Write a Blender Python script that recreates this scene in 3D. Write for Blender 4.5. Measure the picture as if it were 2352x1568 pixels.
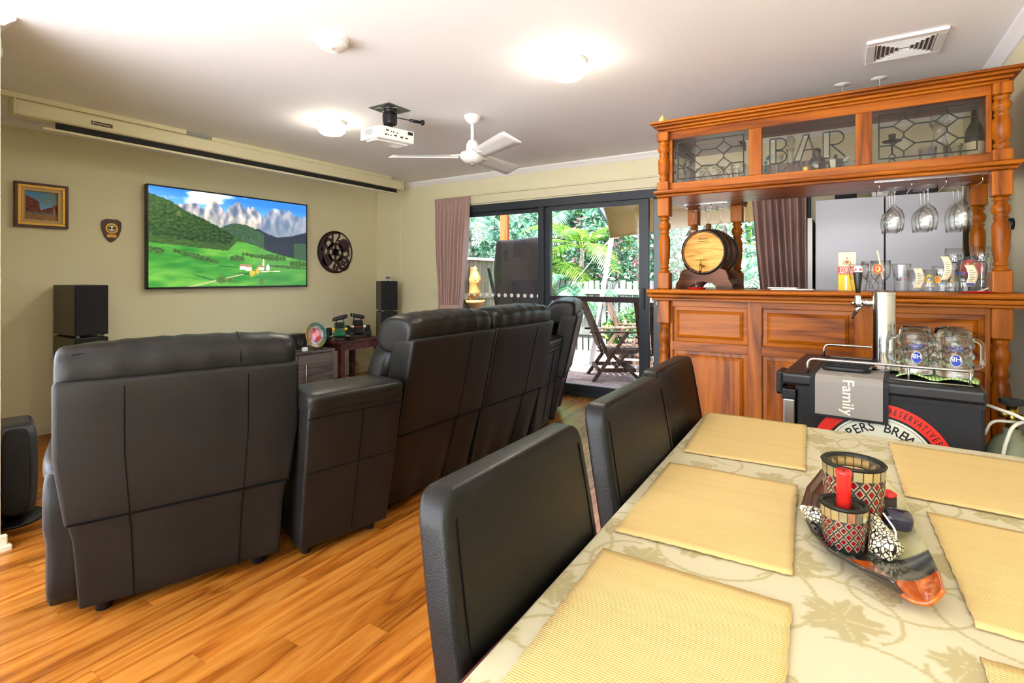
import bpy, bmesh, math, random
from math import sin, cos, pi, radians as R
from mathutils import Vector, Matrix, noise as mnoise

for o in list(bpy.data.objects): bpy.data.objects.remove(o)
random.seed(7)
SC = bpy.context.scene
COL = SC.collection

# ------------------------------------------------------------------ camera, world, sun, exposure
F_PX, HORIZON, CAM_H, YAW = 1203.0, 636.0, 1.24, 32.5
cd = bpy.data.cameras.new('camera'); cam = bpy.data.objects.new('camera', cd); COL.objects.link(cam)
cd.sensor_width = 36.0; cd.sensor_fit = 'HORIZONTAL'
cd.lens = 36.0 * F_PX / 2352.0
cd.shift_y = (HORIZON - 784.0) / 2352.0
cd.clip_start = 0.03; cd.clip_end = 200
cam.location = (0, 0, CAM_H); cam.rotation_euler = (R(90), 0, R(YAW))
SC.camera = cam

w = bpy.data.worlds.new('world'); SC.world = w; w.use_nodes = True
nt = w.node_tree; bg = nt.nodes['Background']
sky = nt.nodes.new('ShaderNodeTexSky'); sky.sky_type = 'NISHITA'; sky.sun_disc = False
sky.sun_elevation = R(64); sky.sun_rotation = R(188); sky.air_density = 0.9; sky.dust_density = 2.5; sky.ozone_density = 1.0
hs = nt.nodes.new('ShaderNodeHueSaturation'); hs.inputs['Saturation'].default_value = 0.7
nt.links.new(sky.outputs[0], hs.inputs['Color']); nt.links.new(hs.outputs[0], bg.inputs[0])
bg.inputs[1].default_value = 0.55

sd = bpy.data.lights.new('sun', 'SUN'); sun = bpy.data.objects.new('sun', sd); COL.objects.link(sun)
sd.energy = 11.0; sd.angle = R(1.5); sd.color = (1.0, 0.985, 0.96)
sun.rotation_euler = (R(26), 0, R(8)); sun.location = (0, -9, 10)

vs = SC.view_settings
vs.view_transform = 'Standard'; vs.look = 'None'; vs.gamma = 1.0; vs.use_curve_mapping = False
vs.exposure = 1.75
SC.cycles.max_bounces = 9; SC.cycles.diffuse_bounces = 6; SC.cycles.glossy_bounces = 4; SC.cycles.transmission_bounces = 9; SC.cycles.transparent_max_bounces = 20
SC.cycles.use_adaptive_sampling = True; SC.cycles.adaptive_threshold = 0.05; SC.cycles.caustics_reflective = False; SC.cycles.caustics_refractive = False
SC.cycles.sample_clamp_indirect = 6.0
SC.cycles.use_denoising = True

LAMP_STRENGTH = 38.0

# ------------------------------------------------------------------ materials
def lin(c):
    c = c / 255.0
    return c / 12.92 if c <= 0.04045 else ((c + 0.055) / 1.055) ** 2.4
def rgb(r, g, b, a=1.0): return (lin(r), lin(g), lin(b), a)

class N:
    """small node helper"""
    def __init__(s, name):
        s.m = bpy.data.materials.new(name); s.m.use_nodes = True
        s.t = s.m.node_tree; s.b = s.t.nodes['Principled BSDF']; s.out = s.t.nodes['Material Output']
    def new(s, typ, **kw):
        n = s.t.nodes.new('ShaderNode' + typ)
        for k, v in kw.items():
            if k in n.inputs: n.inputs[k].default_value = v
            else: setattr(n, k, v)
        return n
    def link(s, a, b): s.t.links.new(a, b)
    def ramp(s, fac, stops):
        r = s.new('ValToRGB'); e = r.color_ramp.elements
        while len(e) < len(stops): e.new(0.5)
        for k, (p, c) in enumerate(stops): e[k].position = p; e[k].color = c
        s.link(fac, r.inputs[0]); return r.outputs[0]
    def bump(s, h, strength=0.2, dist=0.01):
        b = s.new('Bump'); b.inputs['Strength'].default_value = strength; b.inputs['Distance'].default_value = dist
        s.link(h, b.inputs['Height']); s.link(b.outputs[0], s.b.inputs['Normal'])
    def coords(s, scale, kind='Object', rot=(0, 0, 0)):
        tc = s.new('TexCoord'); mp = s.new('Mapping'); mp.inputs['Scale'].default_value = scale
        mp.inputs['Rotation'].default_value = rot
        s.link(tc.outputs[kind], mp.inputs[0]); return mp.outputs[0]

def plain(name, col, rough=0.5, metal=0.0, spec=0.5, noise=0.0, nscale=30, bump=0.0, bscale=200, emit=None, es=0.0, coat=0.0):
    n = N(name); b = n.b
    b.inputs['Base Color'].default_value = col; b.inputs['Roughness'].default_value = rough
    b.inputs['Metallic'].default_value = metal; b.inputs['Specular IOR Level'].default_value = spec
    b.inputs['Coat Weight'].default_value = coat
    if noise:
        nz = n.new('TexNoise', Scale=nscale, Detail=3.0); n.link(n.coords((1, 1, 1)), nz.inputs['Vector'])
        d = tuple(c * (1 - noise) for c in col[:3]) + (1,); u = tuple(min(1, c * (1 + noise)) for c in col[:3]) + (1,)
        n.link(n.ramp(nz.outputs[0], [(0.3, d), (0.7, u)]), b.inputs['Base Color'])
    if bump:
        nz2 = n.new('TexNoise', Scale=bscale, Detail=2.0); n.link(n.coords((1, 1, 1)), nz2.inputs['Vector'])
        n.bump(nz2.outputs[0], bump, 0.003)
    if emit: b.inputs['Emission Color'].default_value = emit; b.inputs['Emission Strength'].default_value = es
    return n.m

def wood(name, dark, mid, light, axis='X', scale=1.0, rough=0.35, rnd=False, coat=0.0, fig=6.0, contrast=1.0):
    n = N(name); b = n.b
    st = 0.09
    sc = {'X': (st, 1, 1), 'Y': (1, st, 1), 'Z': (1, 1, st)}[axis]
    sc = tuple(v * scale for v in sc)
    v = n.coords(sc)
    if rnd:
        oi = n.new('ObjectInfo'); mul = n.new('VectorMath', operation='SCALE'); cmb = n.new('CombineXYZ')
        for k in range(3): n.link(oi.outputs['Random'], cmb.inputs[k])
        mul.inputs['Scale'].default_value = 37.0; n.link(cmb.outputs[0], mul.inputs[0])
        ad = n.new('VectorMath', operation='ADD'); n.link(v, ad.inputs[0]); n.link(mul.outputs[0], ad.inputs[1]); v = ad.outputs[0]
    n1 = n.new('TexNoise', Scale=fig, Detail=2.0, Distortion=0.6); n.link(v, n1.inputs['Vector'])
    wv = n.new('Math', operation='MULTIPLY'); wv.inputs[1].default_value = 9.0; n.link(n1.outputs[0], wv.inputs[0])
    fr = n.new('Math', operation='PINGPONG'); fr.inputs[1].default_value = 1.0; n.link(wv.outputs[0], fr.inputs[0])
    n2 = n.new('TexNoise', Scale=fig * 14, Detail=3.0); n.link(v, n2.inputs['Vector'])
    mx = n.new('Math', operation='MULTIPLY_ADD'); mx.inputs[1].default_value = 0.55
    n.link(fr.outputs[0], mx.inputs[0])
    sc2 = n.new('Math', operation='MULTIPLY'); sc2.inputs[1].default_value = 0.5; n.link(n2.outputs[0], sc2.inputs[0]); n.link(sc2.outputs[0], mx.inputs[2])
    col = n.ramp(mx.outputs[0], [(0.12, dark), (0.45, mid), (0.85, light)])
    if rnd:
        hsv = n.new('HueSaturation'); mr = n.new('MapRange'); mr.inputs[3].default_value = 0.7; mr.inputs[4].default_value = 1.2
        n.link(oi.outputs['Random'], mr.inputs[0]); n.link(mr.outputs[0], hsv.inputs['Value']); n.link(col, hsv.inputs['Color']); col = hsv.outputs[0]
    n.link(col, b.inputs['Base Color'])
    b.inputs['Roughness'].default_value = rough; b.inputs['Coat Weight'].default_value = coat; b.inputs['Coat Roughness'].default_value = 0.15; b.inputs['Specular IOR Level'].default_value = 0.35 if rnd else 0.24
    n.bump(n2.outputs[0], 0.05, 0.002)
    return n.m

def glassm(name, tint=(0.985, 0.99, 0.99, 1), edge=(0.42, 0.47, 0.48, 1), refl=1.7, rough=0.02):
    n = N(name)
    tr = n.new('BsdfTransparent'); gl = n.new('BsdfGlossy', Roughness=rough); mix = n.new('MixShader')
    lw = n.new('LayerWeight', Blend=0.5)
    n.link(n.ramp(lw.outputs['Facing'], [(0.55, tint), (1.0, edge)]), tr.inputs[0])
    pw_ = n.new('Math', operation='POWER'); pw_.inputs[1].default_value = 3.5; n.link(lw.outputs['Facing'], pw_.inputs[0])
    mu = n.new('Math', operation='MULTIPLY_ADD'); mu.inputs[1].default_value = 0.7 * refl; mu.inputs[2].default_value = 0.04 * refl; n.link(pw_.outputs[0], mu.inputs[0])
    n.link(mu.outputs[0], mix.inputs[0]); n.link(tr.outputs[0], mix.inputs[1]); n.link(gl.outputs[0], mix.inputs[2])
    n.link(mix.outputs[0], n.out.inputs[0]); return n.m

def attr_mat(name, rough=0.5, emit=0.0, bump=0.0, coat=0.0):
    n = N(name); a = n.new('Attribute', attribute_name='Col')
    n.link(a.outputs[0], n.b.inputs['Base Color']); n.b.inputs['Roughness'].default_value = rough; n.b.inputs['Coat Weight'].default_value = coat
    if emit:
        n.link(a.outputs[0], n.b.inputs['Emission Color']); n.b.inputs['Emission Strength'].default_value = emit
        n.b.inputs['Base Color'].default_value = (0.01, 0.01, 0.01, 1); n.t.links.remove(n.b.inputs['Base Color'].links[0])
    return n.m

def leaf_mat(name, rough=0.4, trans=0.45):
    n = N(name); a = n.new('Attribute', attribute_name='Col'); tl = n.new('BsdfTranslucent'); mix = n.new('MixShader'); mix.inputs[0].default_value = trans
    n.link(a.outputs[0], n.b.inputs['Base Color']); n.b.inputs['Roughness'].default_value = rough
    n.link(a.outputs[0], tl.inputs[0]); n.link(n.b.outputs[0], mix.inputs[1]); n.link(tl.outputs[0], mix.inputs[2]); n.link(mix.outputs[0], n.out.inputs[0])
    return n.m

M = {}
M['wall'] = plain('wall_paint', rgb(229, 223, 190), 0.75, bump=0.05, bscale=300)
M['trim'] = plain('cream_gloss_trim', rgb(226, 220, 190), 0.4)
M['ceiling'] = plain('ceiling_white', rgb(243, 243, 246), 0.8)
M['white'] = plain('white_plastic', rgb(238, 238, 236), 0.35)
M['whitem'] = plain('white_matte', rgb(232, 232, 230), 0.6)
M['plank'] = wood('laminate_plank', rgb(112, 56, 14), rgb(166, 98, 32), rgb(188, 124, 50), 'Y', 1.6, 0.22, True, fig=5.0)
M['floorbase'] = wood('laminate_base', rgb(110, 56, 16), rgb(160, 94, 32), rgb(182, 118, 50), 'Y', 1.6, 0.3)
M['pineX'] = wood('honey_pine_along', rgb(80, 34, 2), rgb(140, 71, 3), rgb(168, 94, 10), 'X', 1.1, 0.34, coat=0.0, fig=6)
M['pineY'] = wood('honey_pine_deep', rgb(74, 32, 2), rgb(130, 65, 3), rgb(158, 87, 10), 'Y', 1.1, 0.34, coat=0.0, fig=6)
M['pineZ'] = wood('honey_pine_upright', rgb(78, 34, 2), rgb(138, 70, 3), rgb(166, 93, 10), 'Z', 1.1, 0.34, coat=0.0, fig=6)
M['oak'] = wood('barrel_oak_head', rgb(150, 98, 36), rgb(206, 152, 72), rgb(222, 172, 92), 'X', 2.2, 0.5, fig=9)
M['oakd'] = wood('barrel_dark_stave', rgb(52, 28, 14), rgb(96, 56, 30), rgb(122, 74, 42), 'Y', 2.0, 0.35, fig=7)
M['cradle'] = wood('dark_cradle_wood', rgb(46, 24, 12), rgb(90, 52, 28), rgb(112, 68, 40), 'X', 1.5, 0.4)
M['mahog'] = wood('mahogany_table', rgb(40, 18, 16), rgb(74, 36, 32), rgb(92, 50, 44), 'X', 1.2, 0.3)
M['ashy'] = wood('grey_brown_cabinet', rgb(60, 52, 50), rgb(92, 82, 78), rgb(112, 102, 96), 'Y', 1.2, 0.5)
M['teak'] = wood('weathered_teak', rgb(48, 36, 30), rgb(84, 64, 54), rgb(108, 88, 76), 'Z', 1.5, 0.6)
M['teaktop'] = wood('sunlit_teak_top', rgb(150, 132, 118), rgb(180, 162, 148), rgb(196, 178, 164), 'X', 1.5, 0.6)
M['fence'] = wood('grey_fence_timber', rgb(78, 82, 78), rgb(110, 116, 112), rgb(130, 134, 128), 'Z', 1.0, 0.8, True)
M['fenceb'] = wood('brown_fence_paling', rgb(74, 70, 56), rgb(108, 102, 82), rgb(126, 120, 100), 'Z', 1.0, 0.8, True)
M['post'] = wood('red_stained_post', rgb(110, 44, 16), rgb(146, 62, 26), rgb(160, 76, 36), 'Z', 1.0, 0.5)
def leather(name, c, rough):
    n = N(name); b = n.b; v = n.new('TexVoronoi', Scale=420.0); n.link(n.coords((1, 1, 1)), v.inputs['Vector'])
    nz = n.new('TexNoise', Scale=6.0, Detail=3.0); n.link(n.coords((1, 1, 1)), nz.inputs['Vector'])
    n.link(n.ramp(nz.outputs[0], [(0.3, tuple(x * 0.85 for x in c[:3]) + (1,)), (0.7, tuple(x * 1.12 for x in c[:3]) + (1,))]), b.inputs['Base Color'])
    b.inputs['Roughness'].default_value = rough; b.inputs['Specular IOR Level'].default_value = 0.27; n.bump(v.outputs[0], 0.12, 0.002); return n.m
M['sofa'] = leather('dark_brown_leather', rgb(27, 25, 23), 0.42)
M['sofahi'] = leather('dark_brown_cushion_leather', rgb(27, 26, 24), 0.36)
M['chair'] = leather('black_vinyl', rgb(15, 15, 15), 0.35)
M['stitch'] = plain('stitching', rgb(9, 8, 8), 0.9, spec=0.1)
M['black'] = plain('black_plastic', rgb(22, 22, 24), 0.4)
M['blackm'] = plain('black_matte', rgb(26, 26, 28), 0.75)
M['grille'] = plain('speaker_grille', rgb(34, 35, 42), 0.9, bump=0.3, bscale=900)
M['spkside'] = plain('speaker_vinyl', rgb(84, 76, 68), 0.5)
M['frame'] = plain('charcoal_aluminium', rgb(56, 62, 70), 0.4, 0.3)
M['frameg'] = plain('grey_aluminium', rgb(98, 108, 116), 0.4, 0.4)
M['chrome'] = plain('chrome', rgb(225, 225, 228), 0.12, 1.0)
M['steel'] = plain('brushed_steel', rgb(190, 186, 178), 0.32, 1.0)
M['brass'] = plain('brass', rgb(176, 142, 66), 0.3, 1.0)
M['pewter'] = plain('pewter', rgb(150, 148, 138), 0.3, 1.0)
M['fridge'] = plain('grey_fridge_door', rgb(196, 197, 206), 0.45, 0.15)
M['fridged'] = plain('fridge_side', rgb(70, 64, 58), 0.6)
M['curtain'] = plain('mauve_curtain', rgb(188, 158, 151), 0.9, bump=0.2, bscale=900)
M['glass'] = glassm('clear_glass')
M['pane'] = glassm('window_glass', (0.97, 0.985, 0.98, 1), (0.9, 0.93, 0.92, 1), 0.8)
M['smoke'] = glassm('tinted_cabinet_glass', (0.80, 0.79, 0.76, 1), (0.6, 0.6, 0.58, 1), 0.7)
M['bevel'] = glassm('bevelled_glass', (0.90, 0.93, 0.90, 1), (0.7, 0.75, 0.72, 1), 1.6)
M['thick'] = glassm('thick_mug_glass', (0.95, 0.96, 0.93, 1), (0.66, 0.68, 0.62, 1), 1.6, 0.05)
n = N('thick_mug_glass_refractive'); n.b.inputs['Base Color'].default_value = (.97, .98, .95, 1); n.b.inputs['Transmission Weight'].default_value = 1.0; n.b.inputs['Roughness'].default_value = .03; n.b.inputs['IOR'].default_value = 1.45; M['thick'] = n.m
M['lead'] = plain('lead_came', rgb(34, 34, 30), 0.4, 0.6)
M['red'] = plain('red_plastic', rgb(200, 22, 28), 0.4)
M['redd'] = plain('sticker_red', rgb(232, 44, 26), 0.4)
M['cream'] = plain('sticker_cream', rgb(232, 234, 214), 0.4)
M['ink'] = plain('black_ink', rgb(20, 20, 20), 0.5)
M['blueink'] = plain('blue_ink', rgb(20, 52, 168), 0.4)
M['blue'] = plain('blue_enamel', rgb(60, 76, 150), 0.35)
M['orange'] = plain('orange_print', rgb(232, 112, 28), 0.5)
M['yellow'] = plain('yellow_print', rgb(244, 198, 22), 0.5)
M['paper'] = plain('cream_paper', rgb(240, 228, 196), 0.8)
M['gold'] = plain('gilt', rgb(206, 160, 60), 0.4, 0.5)
M['linen'] = plain('linen_mat', rgb(205, 176, 132), 0.9)
M['maroon'] = plain('maroon_wood', rgb(84, 46, 42), 0.45)
M['iron'] = plain('purple_brown_iron', rgb(74, 54, 60), 0.45, 0.3)
M['runner'] = plain('grey_felt_runner', rgb(150, 144, 138), 0.95, noise=0.12, nscale=500)
M['screen'] = plain('screen_housing_cream', rgb(222, 216, 182), 0.4)
M['gasb'] = plain('grey_green_cylinder', rgb(128, 132, 104), 0.45)
M['hose'] = plain('white_hose', rgb(224, 218, 200), 0.4)
M['wax'] = plain('cream_wax', rgb(232, 196, 126), 0.6)
M['redwax'] = plain('red_glass_candle', rgb(206, 40, 34), 0.25)
M['sail'] = plain('beige_shade_cloth', rgb(196, 174, 118), 0.9, bump=0.2, bscale=400)
M['paver'] = plain('pink_paver', rgb(196, 168, 158), 0.85, noise=0.2, nscale=14)
M['pavebase'] = plain('paver_joint_sand', rgb(108, 92, 88), 0.9, noise=0.2, nscale=8)
M['soil'] = plain('garden_soil', rgb(92, 84, 60), 0.95, noise=0.3, nscale=5)
M['cover'] = plain('dark_grill_cover', rgb(66, 58, 60), 0.7, noise=0.2, nscale=20)
M['bark'] = plain('grey_bark', rgb(120, 116, 104), 0.9, noise=0.3, nscale=20)
M['statue'] = plain('gold_sandstone', rgb(140, 104, 52), 0.6, noise=0.1, nscale=40)
M['green'] = plain('green_car_body', rgb(22, 110, 74), 0.35)
M['slate'] = plain('zinc_plate', rgb(120, 124, 126), 0.35, 0.8)
M['art'] = attr_mat('painted_print', 0.6)
M['damask'] = attr_mat('woven_damask', 0.75)
M['artgl'] = attr_mat('fused_glass', 0.15, coat=0.6)
M['tvpic'] = attr_mat('tv_picture', 0.4, emit=0.55)
M['leaf'] = leaf_mat('foliage')
n = N('lamp_diffuser'); n.b.inputs['Base Color'].default_value = (0.9, 0.88, 0.82, 1); n.b.inputs['Emission Color'].default_value = (1.0, 0.91, 0.74, 1); 
ge = n.new('NewGeometry'); sp3 = n.new('SeparateXYZ'); n.link(ge.outputs['Normal'], sp3.inputs[0])   # opal glass: most light leaves downwards
ml = n.new('MapRange'); ml.inputs[1].default_value = 0.0; ml.inputs[2].default_value = -1.0; ml.inputs[3].default_value = 0.035 * LAMP_STRENGTH; ml.inputs[4].default_value = LAMP_STRENGTH
n.link(sp3.outputs['Z'], ml.inputs[0]); n.link(ml.outputs[0], n.b.inputs['Emission Strength']); M['lamp'] = n.m
n = N('fan_blade_acrylic'); n.b.inputs['Base Color'].default_value = rgb(236, 236, 236); n.b.inputs['Roughness'].default_value = 0.2; n.b.inputs['Alpha'].default_value = 0.75; M['blade'] = n.m
# ribbed placemat
n = N('ribbed_cotton'); wv = n.new('TexWave', Scale=80.0, Distortion=0.6, Detail=2.0); wv.bands_direction = 'Y'
n.link(n.coords((1, 1, 1)), wv.inputs['Vector']); nz = n.new('TexNoise', Scale=7.0, Detail=4.0); n.link(n.coords((0.2, 6, 1)), nz.inputs['Vector'])
n.link(n.ramp(nz.outputs[0], [(0.3, rgb(198, 170, 110)), (0.7, rgb(204, 177, 118))]), n.b.inputs['Base Color']); n.b.inputs['Roughness'].default_value = 0.9
n.bump(wv.outputs[0], 0.35, 0.002); M['mat'] = n.m
# checked tea towel
n = N('green_check_towel'); v0 = n.coords((1, 1, 1))
def stripes(ax):
    wv = n.new('TexWave', Scale=30.0); wv.bands_direction = ax; n.link(v0, wv.inputs['Vector']); return n.ramp(wv.outputs[0], [(0.0, (1, 1, 1, 1)), (0.6, (1, 1, 1, 1)), (0.8, (0.25, 0.55, 0.2, 1))])
mm = n.new('MixRGB', blend_type='MULTIPLY'); mm.inputs[0].default_value = 1.0; n.link(stripes('X'), mm.inputs[1]); n.link(stripes('Y'), mm.inputs[2])
m2 = n.new('MixRGB', blend_type='MULTIPLY'); m2.inputs[0].default_value = 1.0; m2.inputs[2].default_value = rgb(238, 240, 180); n.link(mm.outputs[0], m2.inputs[1])
n.link(m2.outputs[0], n.b.inputs['Base Color']); n.b.inputs['Roughness'].default_value = 0.9; M['towel'] = n.m

# ------------------------------------------------------------------ mesh builder
class MB:
    def __init__(s): s.v = []; s.f = []; s.c = None
    def add(s, vs, fs, mtx=None):
        o = len(s.v)
        for p in vs:
            p = Vector(p)
            s.v.append(tuple(mtx @ p) if mtx else tuple(p))
        s.f += [tuple(i + o for i in f) for f in fs]; return s
    def box(s, x0, x1, y0, y1, z0, z1, mtx=None):
        if x0 > x1: x0, x1 = x1, x0
        if y0 > y1: y0, y1 = y1, y0
        if z0 > z1: z0, z1 = z1, z0
        vs = [(x0, y0, z0), (x1, y0, z0), (x1, y1, z0), (x0, y1, z0), (x0, y0, z1), (x1, y0, z1), (x1, y1, z1), (x0, y1, z1)]
        return s.add(vs, [(3, 2, 1, 0), (4, 5, 6, 7), (0, 1, 5, 4), (1, 2, 6, 5), (2, 3, 7, 6), (3, 0, 4, 7)], mtx)
    def bar(s, a, b, wx, wz, up=(0, 0, 1)):
        """rectangular bar from a to b"""
        a = Vector(a); b = Vector(b); d = (b - a); L = d.length; d.normalize(); u = Vector(up)
        x = d.cross(u)
        if x.length < 1e-4: x = Vector((1, 0, 0))
        x.normalize(); z = x.cross(d)
        m = Matrix((x, d, z)).transposed().to_4x4(); m.translation = a
        return s.box(-wx / 2, wx / 2, 0, L, -wz / 2, wz / 2, m)
    def lathe(s, prof, n=20, mtx=None, cap=True, a0=0, a1=2 * pi):
        full = abs(a1 - a0 - 2 * pi) < 1e-6
        k = n if full else n + 1
        vs = []; fs = []
        for (r, z) in prof:
            for i in range(k):
                a = a0 + (a1 - a0) * i / n; vs.append((r * cos(a), r * sin(a), z))
        for j in range(len(prof) - 1):
            for i in range(n):
                i2 = (i + 1) % k
                fs.append((j * k + i, j * k + i2, (j + 1) * k + i2, (j + 1) * k + i))
        if cap and full:
            if prof[0][0] > 1e-5: fs.append(tuple(range(k))[::-1])
            if prof[-1][0] > 1e-5: fs.append(tuple((len(prof) - 1) * k + i for i in range(k)))
        return s.add(vs, fs, mtx)
    def cyl(s, a, b, r, n=14, r2=None):
        a = Vector(a); b = Vector(b); d = b - a; L = d.length
        m = d.to_track_quat('Z', 'Y').to_matrix().to_4x4(); m.translation = a
        return s.lathe([(r, 0), (r if r2 is None else r2, L)], n, m)
    def tube(s, pts, r, n=8, closed=False):
        P = [Vector(p) for p in pts]; k = len(P); vs = []; fs = []
        up = None
        for i in range(k):
            d = (P[(i + 1) % k] - P[i - 1]) if closed else (P[min(i + 1, k - 1)] - P[max(i - 1, 0)])
            d.normalize()
            if up is None:
                up = Vector((0, 0, 1)) if abs(d.z) < 0.9 else Vector((1, 0, 0))
            x = d.cross(up); x.normalize(); up = x.cross(d)
            rr = r[i] if isinstance(r, (list, tuple)) else r
            for j in range(n):
                a = 2 * pi * j / n; vs.append(P[i] + x * (rr * cos(a)) + up * (rr * sin(a)))
        for i in range(k if closed else k - 1):
            for j in range(n):
                fs.append((i * n + j, i * n + (j + 1) % n, ((i + 1) % k) * n + (j + 1) % n, ((i + 1) % k) * n + j))
        if not closed: fs += [tuple(range(n))[::-1], tuple((k - 1) * n + j for j in range(n))]
        return s.add(vs, fs)
    def prism(s, poly, h0, h1, plane='XY', mtx=None):
        """extrude a 2D polygon; plane XY -> along z, XZ -> along y, YZ -> along x"""
        def P(a, b, h): return {'XY': (a, b, h), 'XZ': (a, h, b), 'YZ': (h, a, b)}[plane]
        k = len(poly)
        vs = [P(a, b, h0) for a, b in poly] + [P(a, b, h1) for a, b in poly]
        fs = [tuple(range(k)), tuple(range(k, 2 * k))[::-1]] + [(i, i + k, (i + 1) % k + k, (i + 1) % k) for i in range(k)]
        return s.add(vs, fs, mtx)
    def sbox(s, c, h, p=5.0, n=8, fn=None, mtx=None):
        """rounded box (superellipsoid) centre c, half sizes h"""
        vs = []; fs = []; idx = {}
        def vert(x, y, z):
            k = (round(x, 5), round(y, 5), round(z, 5))
            if k not in idx:
                if isinstance(p, tuple): L = ((abs(y) ** p[0] + abs(z) ** p[0]) ** (p[1] / p[0]) + abs(x) ** p[1]) ** (1.0 / p[1])
                else: L = (abs(x) ** p + abs(y) ** p + abs(z) ** p) ** (1.0 / p)
                q = Vector((x / L, y / L, z / L))
                q = Vector((c[0] + q.x * h[0], c[1] + q.y * h[1], c[2] + q.z * h[2]))
                if fn: q = Vector(fn(q.x, q.y, q.z))
                idx[k] = len(vs); vs.append(q)
            return idx[k]
        g = [(-1 + 2 * i / n) for i in range(n + 1)]
        for ax in range(3):
            for sg in (-1, 1):
                for i in range(n):
                    for j in range(n):
                        q = []
                        for (a, b) in ((g[i], g[j]), (g[i + 1], g[j]), (g[i + 1], g[j + 1]), (g[i], g[j + 1])):
                            t = [0, 0, 0]; t[ax] = sg; t[(ax + 1) % 3] = a; t[(ax + 2) % 3] = b; q.append(vert(*t))
                        fs.append(tuple(q) if sg > 0 else tuple(q[::-1]))
        return s.add(vs, fs, mtx)
    def grid(s, fn, nu, nv, thick=0.0, closed_u=False):
        """surface fn(u,v)->xyz; optional thickness along normal by duplicating with offset fn2"""
        vs = [fn(i / nu, j / nv) for j in range(nv + 1) for i in range(nu + 1)]
        fs = [(j * (nu + 1) + i, j * (nu + 1) + i + 1, (j + 1) * (nu + 1) + i + 1, (j + 1) * (nu + 1) + i) for j in range(nv) for i in range(nu)]
        return s.add(vs, fs)
    def mesh(s, name, mat=None, smooth=False):
        me = bpy.data.meshes.new(name); me.from_pydata(s.v, [], s.f); me.validate(); me.update()
        if mat: me.materials.append(mat)
        if s.c is not None:
            at = me.color_attributes.new('Col', 'FLOAT_COLOR', 'POINT'); at.data.foreach_set('color', [x for q in s.c for x in q])
        if smooth:
            for p in me.polygons: p.use_smooth = True
        return me
    def build(s, name, mat, parent=None, smooth=False, bevel=0.0, loc=None, rot=None, solid=0.0, seg=2, auto=False):
        me = s.mesh(name, mat, smooth)
        bm = bmesh.new(); bm.from_mesh(me); bmesh.ops.recalc_face_normals(bm, faces=bm.faces); bm.to_mesh(me); bm.free()
        o = bpy.data.objects.new(name, me); COL.objects.link(o)
        if parent: o.parent = parent
        if loc: o.location = loc
        if rot: o.rotation_euler = rot
        if solid:
            md = o.modifiers.new('solid', 'SOLIDIFY'); md.thickness = solid; md.offset = 0
        if bevel:
            md = o.modifiers.new('bevel', 'BEVEL'); md.width = bevel; md.segments = seg; md.limit_method = 'ANGLE'; md.angle_limit = R(35); md.use_clamp_overlap = True
        if auto and smooth:
            md = o.modifiers.new('en', 'EDGE_SPLIT'); md.split_angle = R(40)
        return o

def slab(x0, x1, y0, y1, z0, z1, fn, nz_=6, nx_=6):
    """box cut into strips and mapped through fn"""
    mb = MB(); X = [x0 + (x1 - x0) * i / nx_ for i in range(nx_ + 1)]; Zs = [z0 + (z1 - z0) * i / nz_ for i in range(nz_ + 1)]
    W_ = nx_ + 1
    vs = [fn(x, y, z) for y in (y0, y1) for z in Zs for x in X]; H = W_ * (nz_ + 1); fs = []
    for k in (0, 1):
        for j in range(nz_):
            for i in range(nx_): fs.append((k * H + j * W_ + i, k * H + j * W_ + i + 1, k * H + (j + 1) * W_ + i + 1, k * H + (j + 1) * W_ + i))
    for j in range(nz_):
        for i in (0, nx_): fs.append((j * W_ + i, H + j * W_ + i, H + (j + 1) * W_ + i, (j + 1) * W_ + i))
    for i in range(nx_):
        for j in (0, nz_): fs.append((j * W_ + i, j * W_ + i + 1, H + j * W_ + i + 1, H + j * W_ + i))
    return mb.add(vs, fs)
def tag(o, label=None, cat=None, group=None, kind=None):
    if label: o['label'] = label
    if cat: o['category'] = cat
    if group: o['group'] = group
    if kind: o['kind'] = kind
    return o
def thing(name, label, cat, loc=(0, 0, 0), rotz=0.0, group=None, kind=None):
    o = bpy.data.objects.new(name, None); o.empty_display_size = 0.05; COL.objects.link(o)
    o.location = loc; o.rotation_euler = (0, 0, rotz)
    return tag(o, label, cat, group, kind)
def child(src, parent, name=None, loc=None, rot=None):
    """linked copy of a part"""
    o = src.copy(); COL.objects.link(o); o.parent = parent
    if loc is not None: o.location = loc
    if rot is not None: o.rotation_euler = rot
    return o
def dup(root, loc, rotz=None, label=None, group=None):
    r = root.copy(); COL.objects.link(r); r.location = loc
    if rotz is not None: r.rotation_euler = (0, 0, rotz)
    if label: r['label'] = label
    if group: r['group'] = group
    for ch in list(root.children):
        c = ch.copy(); COL.objects.link(c); c.parent = r
        for g in ch.children:
            d = g.copy(); COL.objects.link(d); d.parent = c
    return r
def struct(name, mb, mat, parent=None, **k):
    o = mb.build(name, mat, parent, **k)
    if parent is None: o['kind'] = 'structure'
    return o
def text_geo(s, size, ax='CENTER', spacing=1.0):
    cu = bpy.data.curves.new('t', 'FONT'); cu.body = s; cu.size = size; cu.align_x = ax; cu.align_y = 'CENTER'; cu.space_character = spacing; cu.resolution_u = 3; cu.offset = size * .012
    ob = bpy.data.objects.new('t', cu); me = bpy.data.meshes.new_from_object(ob)
    vs = [tuple(v.co) for v in me.vertices]; fs = [tuple(p.vertices) for p in me.polygons]
    bpy.data.objects.remove(ob); bpy.data.curves.remove(cu); bpy.data.meshes.remove(me); return vs, fs
def cyl_map(r, ang):
    """map flat (x,y) to the surface of a vertical cylinder, centred on direction ang"""
    def f(p): a = ang + p[0] / r; return (r * cos(a), r * sin(a), p[1])
    return f
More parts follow.
